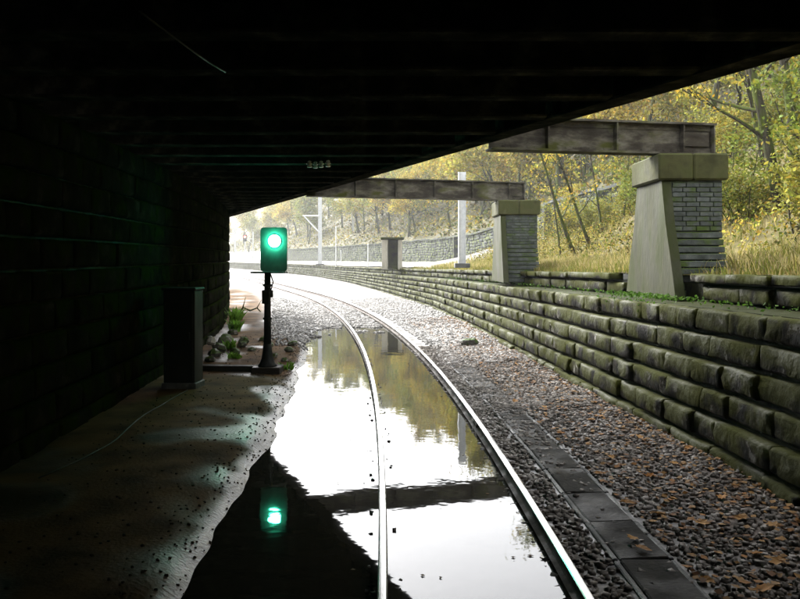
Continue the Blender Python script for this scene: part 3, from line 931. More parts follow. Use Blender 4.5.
# timber baulk between wall and signal
b = MB(); b.box((0, 0, .055), (1.75, .24, .13), bevel=.015)
o = b.build('timber_baulk', M_timber); o.location = (-3.95, 17.95, bed_z(-3.95 - cx(17.95), 17.95) - .01); o.rotation_euler = (0, .0, R(-7))
tag(o, 'black timber baulk lying on the ground between left wall and signal base', 'timber')
# cable along the ground on the left
pts = [(-6.1 + 0, 0, 0)]
pts = []
for k in range(26):
    u = k / 25
    y = 9.2 + 6.0 * u; x = -3.55 - .45 * u + .10 * math.sin(7 * u) - .5 * (1 - u) ** 2
    pts.append((x, y, bed_z(x - cx(y), y) + .014))
b = MB(); b.tube(pts, .010, 7)
tag(b.build('ground_cable', M_rubber, None, True), 'thin grey cable trailing over the dirt along the left wall', 'cable')
# cable sagging from the soffit
pts = []
for k in range(25):
    u = k / 24
    q = Vector((-2.05 + .12 * u, 6.45, DZ + .02)).lerp(Vector((-1.82, 8.55, DZ + .02)), u); q.z -= .09 * math.sin(math.pi * u) + .02
    q.x += .07 * math.sin(math.pi * u); pts.append(q)
b = MB(); b.tube(pts, .009, 7)
tag(b.build('hanging_cable', M_rubber, None, True), 'thin pale cable sagging below the dark bridge underside', 'cable')
# insulators hanging under a cross girder
def insulator(x, y, label):
    t = tag(empty('insulator', (x, y, DZ)), label, 'insulator', 'white insulators under the bridge')
    b = MB(); b.tube([(0, 0, .02), (0, 0, -.10)], .012, 8); b.build('rod', M_black, t)
    b = MB(); b.lathe([(.02, -.22), (.045, -.215), (.05, -.19), (.022, -.18), (.05, -.16), (.05, -.14), (.022, -.13), (.04, -.11), (.02, -.09)], (0, 0, 0), 14); b.build('porcelain', M_porcelain, t, True)
    return t
yI = -43.2 + 1.4 * 42
insulator(-1.72, yI, 'white porcelain insulators clustered under the dark bridge')
insulator(-1.50, yI, 'white porcelain insulators clustered under the dark bridge')
insulator(-1.62, yI + .12, 'white porcelain insulators clustered under the dark bridge')
insulator(-1.36, yI - .1, 'white porcelain insulators clustered under the dark bridge')

# ------------------------------------------------------------------ masts
def h_mast(x, y, zb, zt, w_, label, arm=None, group='overhead line masts', plate=True):
    t = tag(empty('overhead_line_mast', (x, y, zb)), label, 'mast', group)
    h_ = zt - zb
    b = MB()
    b.box((-w_ / 2, 0, h_ / 2), (.02, w_, h_)); b.box((w_ / 2, 0, h_ / 2), (.02, w_, h_)); b.box((0, 0, h_ / 2), (w_ - .02, .016, h_))
    b.build('column', M_mast, t)
    b = MB(); b.box((0, 0, .06), (w_ * 2.2, w_ * 2.2, .2), bevel=.02); b.build('foot', M_kerb, t)
    if arm:
        za, L, dz, r_ = arm
        b = MB(); b.tube([(0, 0, za), (-L, 0, za)], r_, 8); b.build('cantilever_tube', M_mast, t)
        b = MB(); b.tube([(0, 0, za - dz), (-L * .92, 0, za - .05)], r_, 8); b.build('brace_tube', M_mast, t)
        b = MB(); b.lathe([(.05, 0), (.09, .03), (.05, .06), (.09, .09), (.05, .12), (.09, .15), (.05, .18)], (-.25, 0, za - .09), 10); b.build('insulator', M_porcelain, t, True)
    return t
def on_u(u, y): return (u - 400) / 820 * y
h_mast(on_u(462, 36), 36, wtop(36) + .1, 2.46 + 86 * 36 / 820, .30, 'broad pale steel mast rising behind the farther girder')
h_mast(on_u(320, 113), 113, wtop(113) + .0, 12.4, .48, 'tall pale mast with a bracket arm beyond the signal', arm=(8.3 - 1.5, 2.4, 2.4, .09))
for u, yy, vt, lab in ((235, 215, 226, 'leftmost slim distant mast beside the bridge wall end'), (253, 230, 232, 'slim distant mast just left of the green signal')):
    h_mast(on_u(u, yy), yy, wtop(yy), 2.46 + (258 - vt) * yy / 820, .36, lab, arm=((258 - vt) * yy / 820 - .8, 2.0, 1.5, .07))
h_mast(on_u(353, 150), 150, wtop(150) + .4, 14.5, .4, 'distant pale mast partly hidden by the farther girder', arm=(11.3, 3.6, 1.6, .12))
# far signal post
x_, y_ = on_u(245, 205), 205
t = tag(empty('far_signal', (x_, y_, wtop(205))), 'tiny distant signal post with dark reddish head between far masts', 'signal')
b = MB(); b.tube([(0, 0, 0), (0, 0, 5.4)], .12, 8); b.build('post', M_mast, t)
b = MB(); b.box((0, -.1, 6.1), (.9, .4, 1.7), bevel=.08); b.build('head', M_black, t)
b = MB(); b.lathe([(.22, -.31), (.2, -.34), (.02, -.36)], (0, 0, 6.4), 12, axis='Y'); b.build('lens', M_redlens, t)
# thin posts on the upper line
for u, yy, h_, lab in ((336, 88, 4.2, 'thin pale post on the upper level right of the tall mast'), (368, 80, 2.1, 'short thin pale post left of the farthest pier'), (341, 120, 2.0, 'small short post far along the wall')):
    t = tag(empty('marker_post', (on_u(u, yy), yy, wtop(yy))), lab, 'post')
    b = MB(); b.tube([(0, 0, 0), (0, 0, h_)], .055, 8); b.build('shaft', M_mast, t)
    b = MB(); b.lathe([(.055, h_), (.08, h_ + .02), (.07, h_ + .1), (.01, h_ + .13)], (0, 0, 0), 8); b.build('finial', M_mast, t)

# ------------------------------------------------------------------ far stone wall behind the upper level
bw_ = tag(empty('boundary_wall', tuple(WALL.pos(40, 10.6, 3))), 'long grey stone wall at the foot of the wooded hillside', 'wall')
items = []; BWL = Matrix.Translation(bw_.location).inverted()
bprot = [block_proto('far_stone', M_back, 400 + i, bulge=.10, nx=4, nz_=4) for i in range(5)]
for c in range(9):
    y = 33.5 + random.random()
    while y < 210:
        L = random.uniform(.6, 1.2) * (1 if y < 90 else 1.6)
        t = WALL.t(y + L / 2); p = WALL.pos(y + L / 2, 10.55 + random.uniform(-.03, .03)); 
        zb = ter_z(y + L / 2, 10.4) - .1
        p.z = zb + c * .295
        items.append((random.choice(bprot), BWL @ place_matrix(p, t, -(L - .02), .12, .283))); y += L * .985
joined('stonework', items, M_back, bw_)
cp = MB(); prev = None
for y in list(np.arange(33, 214, 2.0)):
    zb = ter_z(y, 10.4) - .1 + 2.64
    ring = [tuple(WALL.pos(y, d, z) - bw_.location) for d, z in ((10.4, zb), (10.4, zb + .16), (11.05, zb + .2), (11.05, zb - 2.6), (10.7, zb - 2.6), (10.7, zb))]
    o_ = len(cp.v); cp.v += ring
    if prev is not None:
        for j in range(6): cp.f.append((prev + j, prev + (j + 1) % 6, o_ + (j + 1) % 6, o_ + j)); cp.mi.append(0)
    prev = o_
cp.build('coping', M_back, bw_)
# buttresses
for y in (36, 45, 54, 66, 80):
    t = WALL.t(y); q = MB(); q.box((0, 0, 1.3), (.55, .5, 2.7), bevel=.03)
    o = q.build('buttress', M_back, bw_); o.location = WALL.pos(y, 10.35, ter_z(y, 10.2) - .15) - bw_.location; o.rotation_euler.z = math.atan2(t.y, t.x) - math.pi / 2

# ------------------------------------------------------------------ trees
def limb_tree(h, lean, r0, nl, seed, spread=.55, sub=3, bend=.12, n=7):
    """returns (MB trunk, tips list)"""
    q = random.Random(seed); b = MB(); tips = []
    path = []; rad = []
    dirv = Vector((lean[0], lean[1], 1)).normalized(); p = Vector((0, 0, -.15))
    steps = 8
    for i in range(steps + 1):
        path.append(p.copy()); u = i / steps
        rad.append(r0 * (1 - .82 * u) * (1.35 if i == 0 else 1))
        dirv = (dirv + Vector((q.uniform(-bend, bend), q.uniform(-bend, bend), q.uniform(0, .06)))).normalized()
        p = p + dirv * h / steps
    b.tube(path, rad, n); tips.append(path[-1])
    for k in range(nl):
        u = .25 + .72 * (k + q.random() * .7) / nl; i = min(int(u * steps), steps - 1)
        a = path[i].lerp(path[i + 1], u * steps - i)
        w_ = q.uniform(0, 2 * math.pi) + k * 2.4
        d = Vector((math.cos(w_), math.sin(w_), q.uniform(.35, 1.1))).normalized()
        L = h * spread * (1.05 - .55 * u) * q.uniform(.6, 1.1)
        r1 = r0 * (1 - .82 * u) * .5
        pts = [a]; pp = a.copy(); dd = d.copy()
        for s_ in range(5):
            dd = (dd + Vector((q.uniform(-.2, .2), q.uniform(-.2, .2), q.uniform(-.05, .16)))).normalized()
            pp = pp + dd * L / 5; pts.append(pp.copy())
        b.tube(pts, [r1 * (1 - .8 * j / 5) for j in range(6)], 5, cap=False)
        tips += [pts[3], pts[4], pts[5]]
        for s_ in range(sub):
            j = q.randint(2, 4); a2 = pts[j]
            d2 = (dd + Vector((q.uniform(-.9, .9), q.uniform(-.9, .9), q.uniform(-.3, .6)))).normalized()
            L2 = L * q.uniform(.25, .5); m_ = a2 + d2 * L2 * .5 + Vector((0, 0, q.uniform(-.03, .06))) * L2; e_ = a2 + d2 * L2
            b.tube([a2, m_, e_], [r1 * .35, r1 * .22, r1 * .08], 4, cap=False); tips += [m_, e_]
    return b, tips
AUT = np.array([(1.0, .95, .9), (1.15, 1.0, .7), (.75, .85, .7), (1.2, .85, .55), (.6, .62, .55), (1.3, 1.25, 1.05)])
def crown_mesh(name, tips, per, rad, size, m_):
    T = np.array([tuple(t) for t in tips]); n_ = len(T) * per
    P = np.repeat(T, per, 0) + rng.normal(size=(n_, 3)) * rad * rng.uniform(.3, 1, size=(n_, 1))
    clump = np.repeat(rng.uniform(.6, 1.3, size=(len(T), 1)), per, 0)
    tint = AUT[rng.integers(0, len(AUT), n_)] * clump * rng.uniform(.75, 1.2, size=(n_, 1))
    V_, F_, t_ = leaf_cards(P, rng.uniform(size * .6, size * 1.3, n_), tint)
    return np_mesh(name, V_, F_, m_, t_)
tree_protos = []
for k in range(6):
    hgt = 5.2 + .5 * k
    b, tips = limb_tree(hgt, (random.uniform(-.1, .1), random.uniform(-.1, .1)), .13, 11, 900 + k, spread=.5, sub=4)
    tree_protos.append((smoothed(b.mesh('trunk', M_bark)), crown_mesh('crown', tips, 44 if k != 4 else 16, .50, .21, M_leaf)))
def put_tree(pr, x, y, z, sc_, rz, label, group):
    t = tag(empty('autumn_tree', (x, y, z), rz), label, 'tree', group)
    t.scale = (sc_ * random.uniform(.9, 1.1), sc_ * random.uniform(.9, 1.1), sc_)
    link('trunk', pr[0], t); link('crown', pr[1], t); return t
tq = random.Random(5)
y = 16.0; cnt = 0
for row, (d0, d1, dy) in enumerate([(11.8, 16, 3.6), (17, 24, 4.2), (25, 33, 4.6), (34, 43, 5.5), (44, 54, 6.5), (55, 66, 7.0)]):
    y = 14.0 + tq.random() * 4
    while y < (150 if row < 3 else 190):
        d = tq.uniform(d0, d1); p = ter_pos(y, d)
        put_tree(tq.choice(tree_protos), p.x, p.y, p.z - .1, tq.uniform(1.0, 1.7), tq.uniform(0, 6.28), ['yellow and olive autumn tree just above the grey boundary wall', 'yellow and olive autumn tree halfway up the wooded hillside', 'yellow and olive autumn tree near the crest of the hillside'][row // 2], ['trees above the boundary wall', 'trees halfway up the hillside', 'trees near the hill crest'][row // 2])
        y += dy * tq.uniform(.7, 1.3) * (1 if y < 90 else 1.25); cnt += 1
for y in (160, 172, 185, 198, 212, 228, 246, 268, 292):
    for d in (14, 24, 36, 50, 63):
        p = ter_pos(y + tq.uniform(-6, 6), d + tq.uniform(-3, 3))
        put_tree(tq.choice(tree_protos), p.x, p.y, p.z - .1, tq.uniform(1.5, 2.1), tq.uniform(0, 6.28), 'large distant autumn tree on the far hillside beyond the signal', 'far hillside trees')
# slim leaning saplings between the piers
def sapling(name, u, y, h, leanx, r0, seed, label, crown=True, per=7, nl=6, leany=0.0, spread=.4):
    x = on_u(u, y); d = x - WALL.x(y)
    t = tag(empty(name, (x, y, ter_z(y, max(d, .5)) - .05)), label, 'tree')
    b, tips = limb_tree(h, (leanx, leany), r0, nl, seed, spread=spread, sub=3, bend=.05)
    b.build('trunk', M_bark, t, True)
    if crown: link('crown', crown_mesh('crown', tips, per, .22, .10, M_leaf), t)
    return t
sapling('slim_tree', 578, 30, 5.6, -.42, .085, 41, 'slim dark tree leaning left, left of the pair between piers')
sapling('slim_tree', 592, 31, 5.8, -.40, .07, 42, 'slim dark tree leaning left, right of the pair between piers')
sapling('slim_tree', 562, 31.5, 4.2, -.08, .045, 43, 'thin upright sapling left of the leaning pair')
sapling('slim_tree', 603, 34, 5.4, -.1, .06, 44, 'thin upright tree right of the leaning pair')
sapling('slim_tree', 622, 33, 5.0, .12, .05, 45, 'thin sapling close to the left side of the nearest pier')
sapling('mossy_tree', 783, 19, 6.8, -.30, .15, 46, 'mossy leaning tree right of the nearest pier', per=14, nl=9, spread=.5)
sapling('mossy_tree', 797, 21, 7.2, -.08, .16, 47, 'mossy upright tree at the right edge of the picture', per=14, nl=9, spread=.5)
sapling('mossy_tree', 765, 24, 6.0, -.22, .08, 48, 'thin mossy tree behind the leaning tree on the right', per=14, nl=9, spread=.5)

# shrubs crowding the bank behind the piers
shrub_protos = []
for k in range(4):
    q = MB(); tips = []
    for st in range(7):
        b, tp = limb_tree(random.uniform(1.3, 2.3), (random.uniform(-.7, .7), random.uniform(-.7, .7)), .022, 4, 1500 + k * 10 + st, spread=.5, sub=3, bend=.12, n=5)
        q.add(b.v, b.f); tips += tp
    shrub_protos.append((smoothed(q.mesh('stems', M_bark)), crown_mesh('foliage', tips, 9, .16, .085, M_shrub)))
for k in range(46):
    if k < 30: y = tq.uniform(13.5, 34); d = tq.uniform(4.2, 12)
    else: y = tq.uniform(30, 52); d = tq.uniform(7.5, 10)
    p = ter_pos(y, d)
    t = tag(empty('shrub', (p.x, p.y, p.z - .05), tq.uniform(0, 6.28)), 'tangled yellow-green shrub on the bank behind the piers', 'shrub', 'shrubs on the bank')
    sc_ = tq.uniform(.7, 1.35); t.scale = (sc_ * 1.2, sc_ * 1.2, sc_)
    pr = tq.choice(shrub_protos); link('stems', pr[0], t); link('foliage', pr[1], t)
for k in range(9):
    y = tq.uniform(14, 34); d = tq.uniform(9, 16); p = ter_pos(y, d)
    put_tree(tq.choice(tree_protos), p.x, p.y, p.z - .1, tq.uniform(.8, 1.15), tq.uniform(0, 6.28), 'small autumn tree on the near bank right of the piers', 'small trees on the near bank')

# ------------------------------------------------------------------ uncountable greenery
def cover(name, label, cat, n_, y0, y1, d0, d1, size, m_, tints, zoff=(.0, .5), ypow=1.0):
    Y = y0 + (y1 - y0) * rng.random(n_) ** ypow; D = rng.uniform(d0, d1, n_)
    P = np.array([tuple(ter_pos(a, b_)) for a, b_ in zip(Y, D)])
    P[:, 2] += rng.uniform(zoff[0], zoff[1], n_) * (0.4 + 1.2 * np.array([max(0, nz(a, b_, .35, 7)) for a, b_ in zip(P[:, 0], P[:, 1])]))
    clump = np.array([.85 + 1.3 * nz(a, b_, .33, 2) + .5 * nz(a, b_, 1.1, 6) for a, b_ in zip(P[:, 0], P[:, 1])])[:, None]
    tint = tints[rng.integers(0, len(tints), n_)] * np.clip(clump, .35, 1.5)
    V_, F_, t_ = leaf_cards(P, rng.uniform(size * .6, size * 1.4, n_), tint)
    o = link(name, np_mesh(name, V_, F_, m_, t_)); tag(o, label, cat, kind='stuff'); return o
UND = np.array([(1.2, 1.05, .8), (.5, .62, .4), (.95, .65, .5), (.3, .45, .25), (1.45, 1.3, 1.1), (.35, .3, .3)])
cover('undergrowth', 'tangled autumn undergrowth covering the hillside', 'undergrowth', 80000, 45, 290, 11.1, 66, .38, M_litter, UND, (0, 1.7), 1.25)
cover('hillside_scrub', 'leafy autumn scrub on the nearer slope right of the piers', 'scrub', 110000, 10, 48, 9.5, 50, .10, M_litter, UND, (0, 2.2), 1.0)
cover('brambles', 'low brambles and scrub on the terrace behind the piers', 'brambles', 22000, 12, 48, 3.0, 11.0, .09, M_litter, UND, (0, 1.5))
# dry grass
def grass(name, label, n_, y0, y1, d0, d1, h, m_, tint, cat='grass'):
    Y = rng.uniform(y0, y1, n_); D = d0 + (d1 - d0) * rng.random(n_) ** 1.5
    P = np.array([tuple(ter_pos(a, b_)) for a, b_ in zip(Y, D)])
    keep = np.array([nz(a, b_, .5, 12) + rng.uniform(-.3, .5) > -.12 for a, b_ in zip(P[:, 0], P[:, 1])])
    P = P[keep]; n_ = len(P)
    az = rng.uniform(0, 2 * np.pi, n_); ln = rng.uniform(.1, .65, n_); H_ = rng.uniform(.4, 1.2, n_) * h
    dx = np.cos(az) * ln * H_; dy = np.sin(az) * ln * H_
    w_ = rng.uniform(.006, .013, n_); a2 = rng.uniform(0, np.pi, n_)
    sx, sy = np.cos(a2) * w_, np.sin(a2) * w_
    P[:, 2] -= .03
    v0 = P + np.stack([sx, sy, 0 * sx], 1); v1 = P - np.stack([sx, sy, 0 * sx], 1)
    mid = P + np.stack([dx * .4, dy * .4, H_ * .6], 1); v2 = mid - np.stack([sx, sy, 0 * sx], 1) * .8; v3 = mid + np.stack([sx, sy, 0 * sx], 1) * .8
    tip = P + np.stack([dx, dy, H_ * .95], 1)
    V_ = np.stack([v0, v1, v2, v3, tip], 1).reshape(-1, 3); i = np.arange(n_)[:, None] * 5
    F_ = np.concatenate([i + np.array([[0, 1, 2]]), i + np.array([[0, 2, 3]]), i + np.array([[3, 2, 4]])], 0)
    tt = np.repeat(np.array(tint)[rng.integers(0, len(tint), n_)] * rng.uniform(.7, 1.25, (n_, 1)), 5, 0)
    o = link(name, np_mesh(name, V_, F_, m_, tt)); tag(o, label, cat, kind='stuff'); return o
DRY = [(1, 1, .9), (1.1, 1.08, .85), (.7, .72, .45), (.4, .55, .18), (.5, .6, .25)]
grass('dry_grass', 'pale dry grass along the top of the right wall', 40000, 9, 50, 1.45, 7, .34, M_grass, DRY)
grass('wall_top_grass', 'mossy green and straw grass fringing the wall coping', 9000, 8, 55, 1.15, 1.8, .18, M_grass, [(.5, .6, .25), (.9, .85, .6), (.35, .5, .2)])
# left bank bushes (seen only from aside)
P = np.array([tuple(tpos(a, -7.4 - b_, .2 + .45 * b_ + random.random() * 1.5)) for a, b_ in zip(rng.uniform(42, 140, 7000), rng.uniform(.5, 30, 7000))])
V_, F_, t_ = leaf_cards(P, rng.uniform(.25, .6, len(P)), UND[rng.integers(0, 6, len(P))])
tag(link('bank_scrub', np_mesh('bank_scrub', V_, F_, M_litter, t_)), 'autumn scrub on the bank left of the track', 'scrub', kind='stuff')
# ivy and moss leaves on the ledge of the wall
n_ = 1300
Y = np.concatenate([rng.normal(14.2, 1.0, n_ // 2), rng.uniform(9, 40, n_ - n_ // 2)]); Dd = rng.uniform(.25, .85, n_)
P = np.array([tuple(WALL.pos(a, b_, wtop(a) - .44 - .35 * max(0, .45 - b_) * random.random() * 5 + random.random() * .07)) for a, b_ in zip(Y, Dd)])
V_, F_, t_ = leaf_cards(P, rng.uniform(.03, .07, n_), np.array([(.6, .6, .6), (.4, .45, .4), (.3, .35, .3)])[rng.integers(0, 3, n_)])
tag(link('ledge_ivy', np_mesh('ledge_ivy', V_, F_, M_weed, t_)), 'small green ivy leaves on the ledge of the right wall', 'ivy', kind='stuff')

# ------------------------------------------------------------------ ballast stones
def stones(P, size):
    n_ = len(P)
    cube = np.array([(-1, -1, -1), (1, -1, -1), (1, 1, -1), (-1, 1, -1), (-1, -1, 1), (1, -1, 1), (1, 1, 1), (-1, 1, 1)], float) * .5
    V_ = cube[None] * rng.uniform(.55, 1.25, (n_, 8, 3)) * np.asarray(size)[:, None, None]
    ang = rng.uniform(0, 2 * np.pi, n_); tl = rng.uniform(-.8, .8, n_)
    c, s_ = np.cos(ang), np.sin(ang); ct_, st_ = np.cos(tl), np.sin(tl)
    x = V_[..., 0] * c[:, None] - V_[..., 1] * s_[:, None]; y_ = V_[..., 0] * s_[:, None] + V_[..., 1] * c[:, None]; z = V_[..., 2] * .8
    y2 = y_ * ct_[:, None] - z * st_[:, None]; z2 = y_ * st_[:, None] + z * ct_[:, None]
    V_ = np.stack([x, y2, z2], -1) + P[:, None, :]
    f = np.array([(3, 2, 1, 0), (4, 5, 6, 7), (0, 1, 5, 4), (1, 2, 6, 5), (2, 3, 7, 6), (3, 0, 4, 7)])
    F_ = (np.arange(n_)[:, None, None] * 8 + f[None]).reshape(-1, 4)
    return V_.reshape(-1, 3), F_
def strew(n_, y0, y1, o0, o1, sz, ypow=1.0, wmin=None, lift=.35):
    Y = y0 + (y1 - y0) * rng.random(n_) ** ypow; O = rng.uniform(o0, o1, n_); S = rng.uniform(sz * .6, sz * 1.35, n_)
    out, so = [], []
    for y, o_, s_ in zip(Y, O, S):
        if abs(abs(o_) - .7525) < .10: continue
        if 1.2 < o_ < 1.78 and y < 26 and random.random() > sstep(8.5, 15, y) * .8 + .10: continue
        z = bed_z(o_, y)
        if wmin is not None and z < wmin: continue
        q = tpos(y, o_, z + s_ * lift * .5); out.append(tuple(q)); so.append(s_)
    return np.array(out), np.array(so)
def hstones(P, S): return stones(P, S)
for nm_, lab_, mm_, sets in (
        ('ballast_stones', 'loose brown-grey ballast stones between right rail and wall', M_stonebits, [(10000, 5.4, 16, .72, 3.4, .045), (8000, 14, 24, .72, 3.5, .052), (1300, 5.4, 24, .48, .68, .05)]),
        ('daylit_ballast', 'ballast stones on the track beyond the flood water, daylight coloured in', M_daylit_stone, [(3500, 20, 30, .72, 3.5, .055), (17000, 25, 50, -3.6, 4.4, .062), (1500, 23, 30, -3.2, .7, .06)])):
    PA, SA = [], []
    for a in sets:
        p_, s_ = strew(*a, wmin=-.2 if nm_ == 'ballast_stones' else -.15); PA.append(p_); SA.append(s_)
    V_, F_ = stones(np.concatenate(PA), np.concatenate(SA))
    tag(link(nm_, np_mesh(nm_, V_, F_, mm_)), lab_, 'ballast', kind='stuff')
n_ = 60
P = np.array([tuple(tpos(y, o_, WZ - .008 + .012 * random.random())) for y, o_ in zip(5.5 + 20 * rng.random(n_), np.where(rng.random(n_) < .5, rng.normal(-.865, .02, n_), rng.normal(-.64, .02, n_)))])
V_, F_ = stones(P, rng.uniform(.018, .04, n_))
tag(link('rail_side_stones', np_mesh('rail_side_stones', V_, F_, M_stonebits)), 'ballast stones breaking the water along the left rail', 'ballast', kind='stuff')
p_, s_ = strew(1100, 5.5, 26, -2.75, -1.75, .018, wmin=-.19, lift=.2)
V_, F_ = stones(p_, s_)
tag(link('shore_grit', np_mesh('shore_grit', V_, F_, M_mudgrit)), 'dark grit along the muddy left margin of the water', 'grit', kind='stuff')
p_, s_ = strew(700, 6, 27, -4.6, -2.1, .022, wmin=-.13, lift=.1)
V_, F_ = stones(p_, s_)
tag(link('dirt_pebbles', np_mesh('dirt_pebbles', V_, F_, M_mudgrit)), 'small pebbles scattered on the dirt left of the water', 'pebbles', kind='stuff')

n_ = 80
P = np.array([tuple(tpos(y, o_, WZ + .006)) for y, o_ in zip(rng.uniform(6, 25.5, n_), np.where(rng.random(n_) < .5, rng.uniform(-2.0, .5, n_), np.where(rng.random(n_) < .5, rng.normal(-.9, .12, n_), rng.normal(.45, .1, n_))))])
V_, F_, t_ = leaf_cards(P, rng.uniform(.03, .07, n_), np.array([(1, 1, 1), (.5, .45, .4), (.3, .3, .3)])[rng.integers(0, 3, n_)], up_bias=3, aspect=.7)
V_[:, 2] = np.repeat(P[:, 2], 4) + np.abs(V_[:, 2] - np.repeat(P[:, 2], 4)) * .12
tag(link('floating_leaves', np_mesh('floating_leaves', V_, F_, M_fallen, t_)), 'small leaves and bits floating on the flood water', 'leaves', kind='stuff')
# fallen leaves: a mass by the wall, and large single ones near the view point
def lying_leaf_pts(n_, y0, y1, o0, o1, power):
    Y = y0 + (y1 - y0) * rng.random(n_) ** 1.2; O = o1 - (o1 - o0) * rng.random(n_) ** power
    return np.array([tuple(tpos(y, o_, bed_z(o_, y) + .035 + .02 * random.random())) for y, o_ in zip(Y, O)])
P = lying_leaf_pts(5200, 6, 34, 1.75, 3.75, 2.3)
n_ = len(P)
V_, F_, t_ = leaf_cards(P, rng.uniform(.05, .11, n_), np.array([(1, 1, 1), (1.1, .9, .7), (.6, .5, .5), (.45, .4, .4), (1.2, 1.15, 1)])[rng.integers(0, 5, n_)], up_bias=3.0, aspect=.75)
V_[:, 2] = np.repeat(P[:, 2], 4) + (V_[:, 2] - np.repeat(P[:, 2], 4)) * .35
tag(link('leaf_drift', np_mesh('leaf_drift', V_, F_, M_fallen, t_)), 'drift of brown fallen leaves along the foot of the wall', 'leaves', kind='stuff')
def leaf_mesh(seed):
    q = random.Random(seed); b = MB(); out = []
    for k in range(14):
        a = 2 * math.pi * k / 14; r_ = (.5 if k % 2 else .33) * (1 + .25 * math.cos(a)) * q.uniform(.85, 1.1)
        out.append((r_ * math.cos(a) * 1.25, r_ * math.sin(a) * .85, .06 * q.random() + .10 * abs(math.sin(a))))
    b.add([(0, 0, 0)] + out, [(0, i + 1, (i + 1) % 14 + 1) for i in range(14)])
    me = b.mesh('fallen_leaf', M_fallen)
    a = me.color_attributes.new('tint', 'FLOAT_COLOR', 'POINT'); c_ = q.choice([(1.3, 1.15, .9), (1.1, .8, .5), (1.6, 1.4, 1.1)])
    a.data.foreach_set('color', [*c_, 1] * len(me.vertices)); return me
lmes = [leaf_mesh(i) for i in range(6)]
def at_ground(u, v, z=-.06):
    y = 820 * (2.46 - z) / (v - 258); return Vector((on_u(u, y), y, z))
for u, v in ((640, 545), (632, 536), (756, 552), (722, 500), (676, 467), (735, 490), (762, 585), (650, 475), (700, 520), (612, 455), (660, 510), (690, 452), (742, 520), (775, 530), (545, 405), (590, 420), (560, 430), (515, 400), (640, 440), (780, 560), (705, 575), (600, 470), (625, 500), (530, 380)):
    q = at_ground(u, v); o_ = q.x - cx(q.y); s_ = random.uniform(.10, .16)
    z = max(bed_z(o_, q.y) + .04, -.085 if 1.2 < o_ < 1.78 else -9)
    o = link('fallen_leaf', random.choice(lmes), None, (q.x, q.y, z)); o.scale = (s_,) * 3; o.rotation_euler = (random.uniform(-.25, .25), random.uniform(-.25, .25), random.uniform(0, 6.28))
    tag(o, 'large pale brown fallen leaf lying near the right rail or wall foot', 'leaf', 'large fallen leaves')

# ------------------------------------------------------------------ rubble, weeds, branch
def rock_mesh(seed, m_):
    q = random.Random(seed); b = MB()
    b.lathe([(.12, -.42), (.42, -.3), (.52, -.02), (.42, .26), (.2, .42)], (0, 0, 0), 7)
    b.v = [(x * q.uniform(.75, 1.25), y * q.uniform(.75, 1.25), z * q.uniform(.8, 1.2)) for x, y, z in b.v]
    return b.mesh('rubble_rock', m_)
rmes = [rock_mesh(i, M_rock) for i in range(6)]
for k, (x, y, s_) in enumerate([(-4.6, 20.3, .34), (-4.2, 20.9, .26), (-4.75, 21.5, .42), (-4.3, 22.3, .3), (-3.9, 21.6, .2), (-4.95, 23.0, .4), (-4.5, 23.6, .3), (-5.2, 24.6, .36), (-4.5, 19.4, .25), (-3.6, 22.6, .22), (-4.1, 24.5, .25), (-5.3, 26, .33), (-3.1, 20.2, .2), (-2.9, 21.4, .24), (-3.0, 22.9, .26), (-2.75, 19.5, .18)]):
    o = link('rubble_rock', rmes[k % 6], None, (x, y, bed_z(x - cx(y), y) + s_ * .22)); o.scale = (s_, s_ * random.uniform(.8, 1.2), s_ * .75); o.rotation_euler = (random.uniform(-.4, .4), random.uniform(-.4, .4), random.uniform(0, 6))
    tag(o, 'rough stone in the rubble between left wall and signal', 'rock', 'rubble at the left wall foot')
o = link('rubble_rock', rock_mesh(33, M_white), None, (-4.62, 20.05, bed_z(-4.62 - cx(20), 20) + .42)); o.scale = (.28, .22, .26); o.rotation_euler = (.3, .2, .5)
tag(o, 'pale white stone on the rubble by the left wall', 'rock')
q = at_ground(470, 344); 
o = link('rubble_rock', rmes[2], None, (q.x, q.y, bed_z(q.x - cx(q.y), q.y) + .1)); o.scale = (.55, .34, .3)
tag(o, 'squared grey stone on the ballast at the foot of the right wall', 'rock')
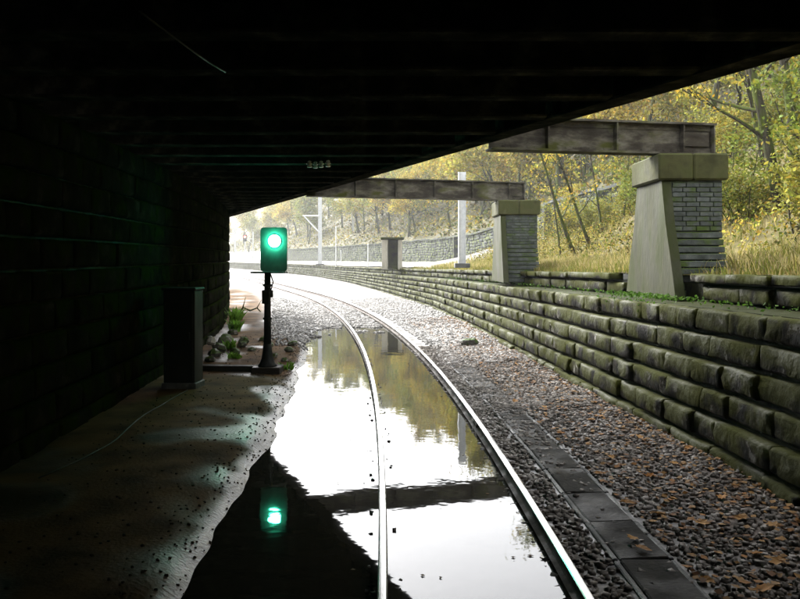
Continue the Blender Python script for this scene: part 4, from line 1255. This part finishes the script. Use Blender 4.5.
def weed(x, y, n_, h, label, seed):
    q = random.Random(seed); v, f, tn = [], [], []
    for k in range(n_):
        a = q.uniform(0, 6.28); L = h * q.uniform(.5, 1.1); ln = q.uniform(.2, .8); wd = q.uniform(.02, .045)
        d = Vector((math.cos(a), math.sin(a), 0)); s_ = Vector((-d.y, d.x, 0)) * wd
        o_ = len(v); b0 = Vector((q.uniform(-.15, .15), q.uniform(-.15, .15), 0))
        for j in range(5):
            u = j / 4; c_ = b0 + d * (L * ln * u ** 1.5) + Vector((0, 0, L * (u - .35 * ln * u * u)))
            ww = s_ * (math.sin(math.pi * (.15 + .85 * u)) + .08); v += [tuple(c_ - ww), tuple(c_ + ww)]
        for j in range(4): f.append((o_ + 2 * j, o_ + 2 * j + 1, o_ + 2 * j + 3, o_ + 2 * j + 2))
        tn += [(q.uniform(.7, 1.4),) * 3] * 10
    o = link('weed_clump', np_mesh('weed_clump', np.array(v), np.array(f), M_weed, np.array(tn)), None, (x, y, bed_z(x - cx(y), y) - .02))
    tag(o, label, 'weed', 'weeds at the left wall'); return o
weed(-6.0, 29.6, 90, .75, 'largest bright green weed clump at the left wall end', 1)
weed(-5.55, 27.6, 60, .5, 'bright green weeds just before the largest clump', 2)
weed(-6.3, 31.8, 60, .6, 'green weeds behind the largest clump by the left wall', 3)
weed(-4.55, 21.9, 40, .32, 'low green weeds among the rubble by the left wall', 4)
weed(-4.05, 20.1, 30, .22, 'small green weed tuft on the rubble nearest the cabinet', 5)
weed(-2.55, 18.4, 30, .2, 'small green weed tuft right of the signal foot', 6)
pts = [at_ground(238, 292, 0), at_ground(247, 289, .25), at_ground(256, 291, .2), at_ground(263, 294, .02)]
yb = 36.0
pts = [Vector((on_u(u, yb), yb, z)) for u, z in ((237, .35), (243, .75), (250, .6), (257, .72), (263, .45))]
z0_ = bed_z(pts[0].x - cx(yb), yb)
pts = [p - Vector((0, 0, .45 - z0_ * 0)) for p in pts]
b = MB(); b.tube(pts, [.05, .045, .04, .035, .02], 7); b.tube([pts[1], pts[1] + Vector((.1, .1, .45))], [.03, .01], 6); b.tube([pts[3], pts[3] + Vector((.2, 0, .35))], [.025, .008], 6)
tag(b.build('dead_branch', M_bark, None, True), 'dead branch lying on the pale gravel beyond the left wall', 'branch')

# ------------------------------------------------------------------ haze
hz = MB(); hz.box((-10, 120, 29), (330, 380, 62))
hm = bpy.data.materials.new('haze'); hm.use_nodes = True
hn = hm.node_tree; hn.nodes.clear()
pv = hn.nodes.new('ShaderNodeVolumePrincipled'); ho = hn.nodes.new('ShaderNodeOutputMaterial')
pv.inputs['Color'].default_value = (0.93, 0.95, 0.97, 1); pv.inputs['Density'].default_value = 0.0008
hn.links.new(pv.outputs[0], ho.inputs['Volume'])
o = hz.build('haze', hm); tag(o, kind='stuff')
o['label'] = 'thin pale autumn mist over the whole cutting'; o['category'] = 'haze'
scene.cycles.volume_bounces = 1
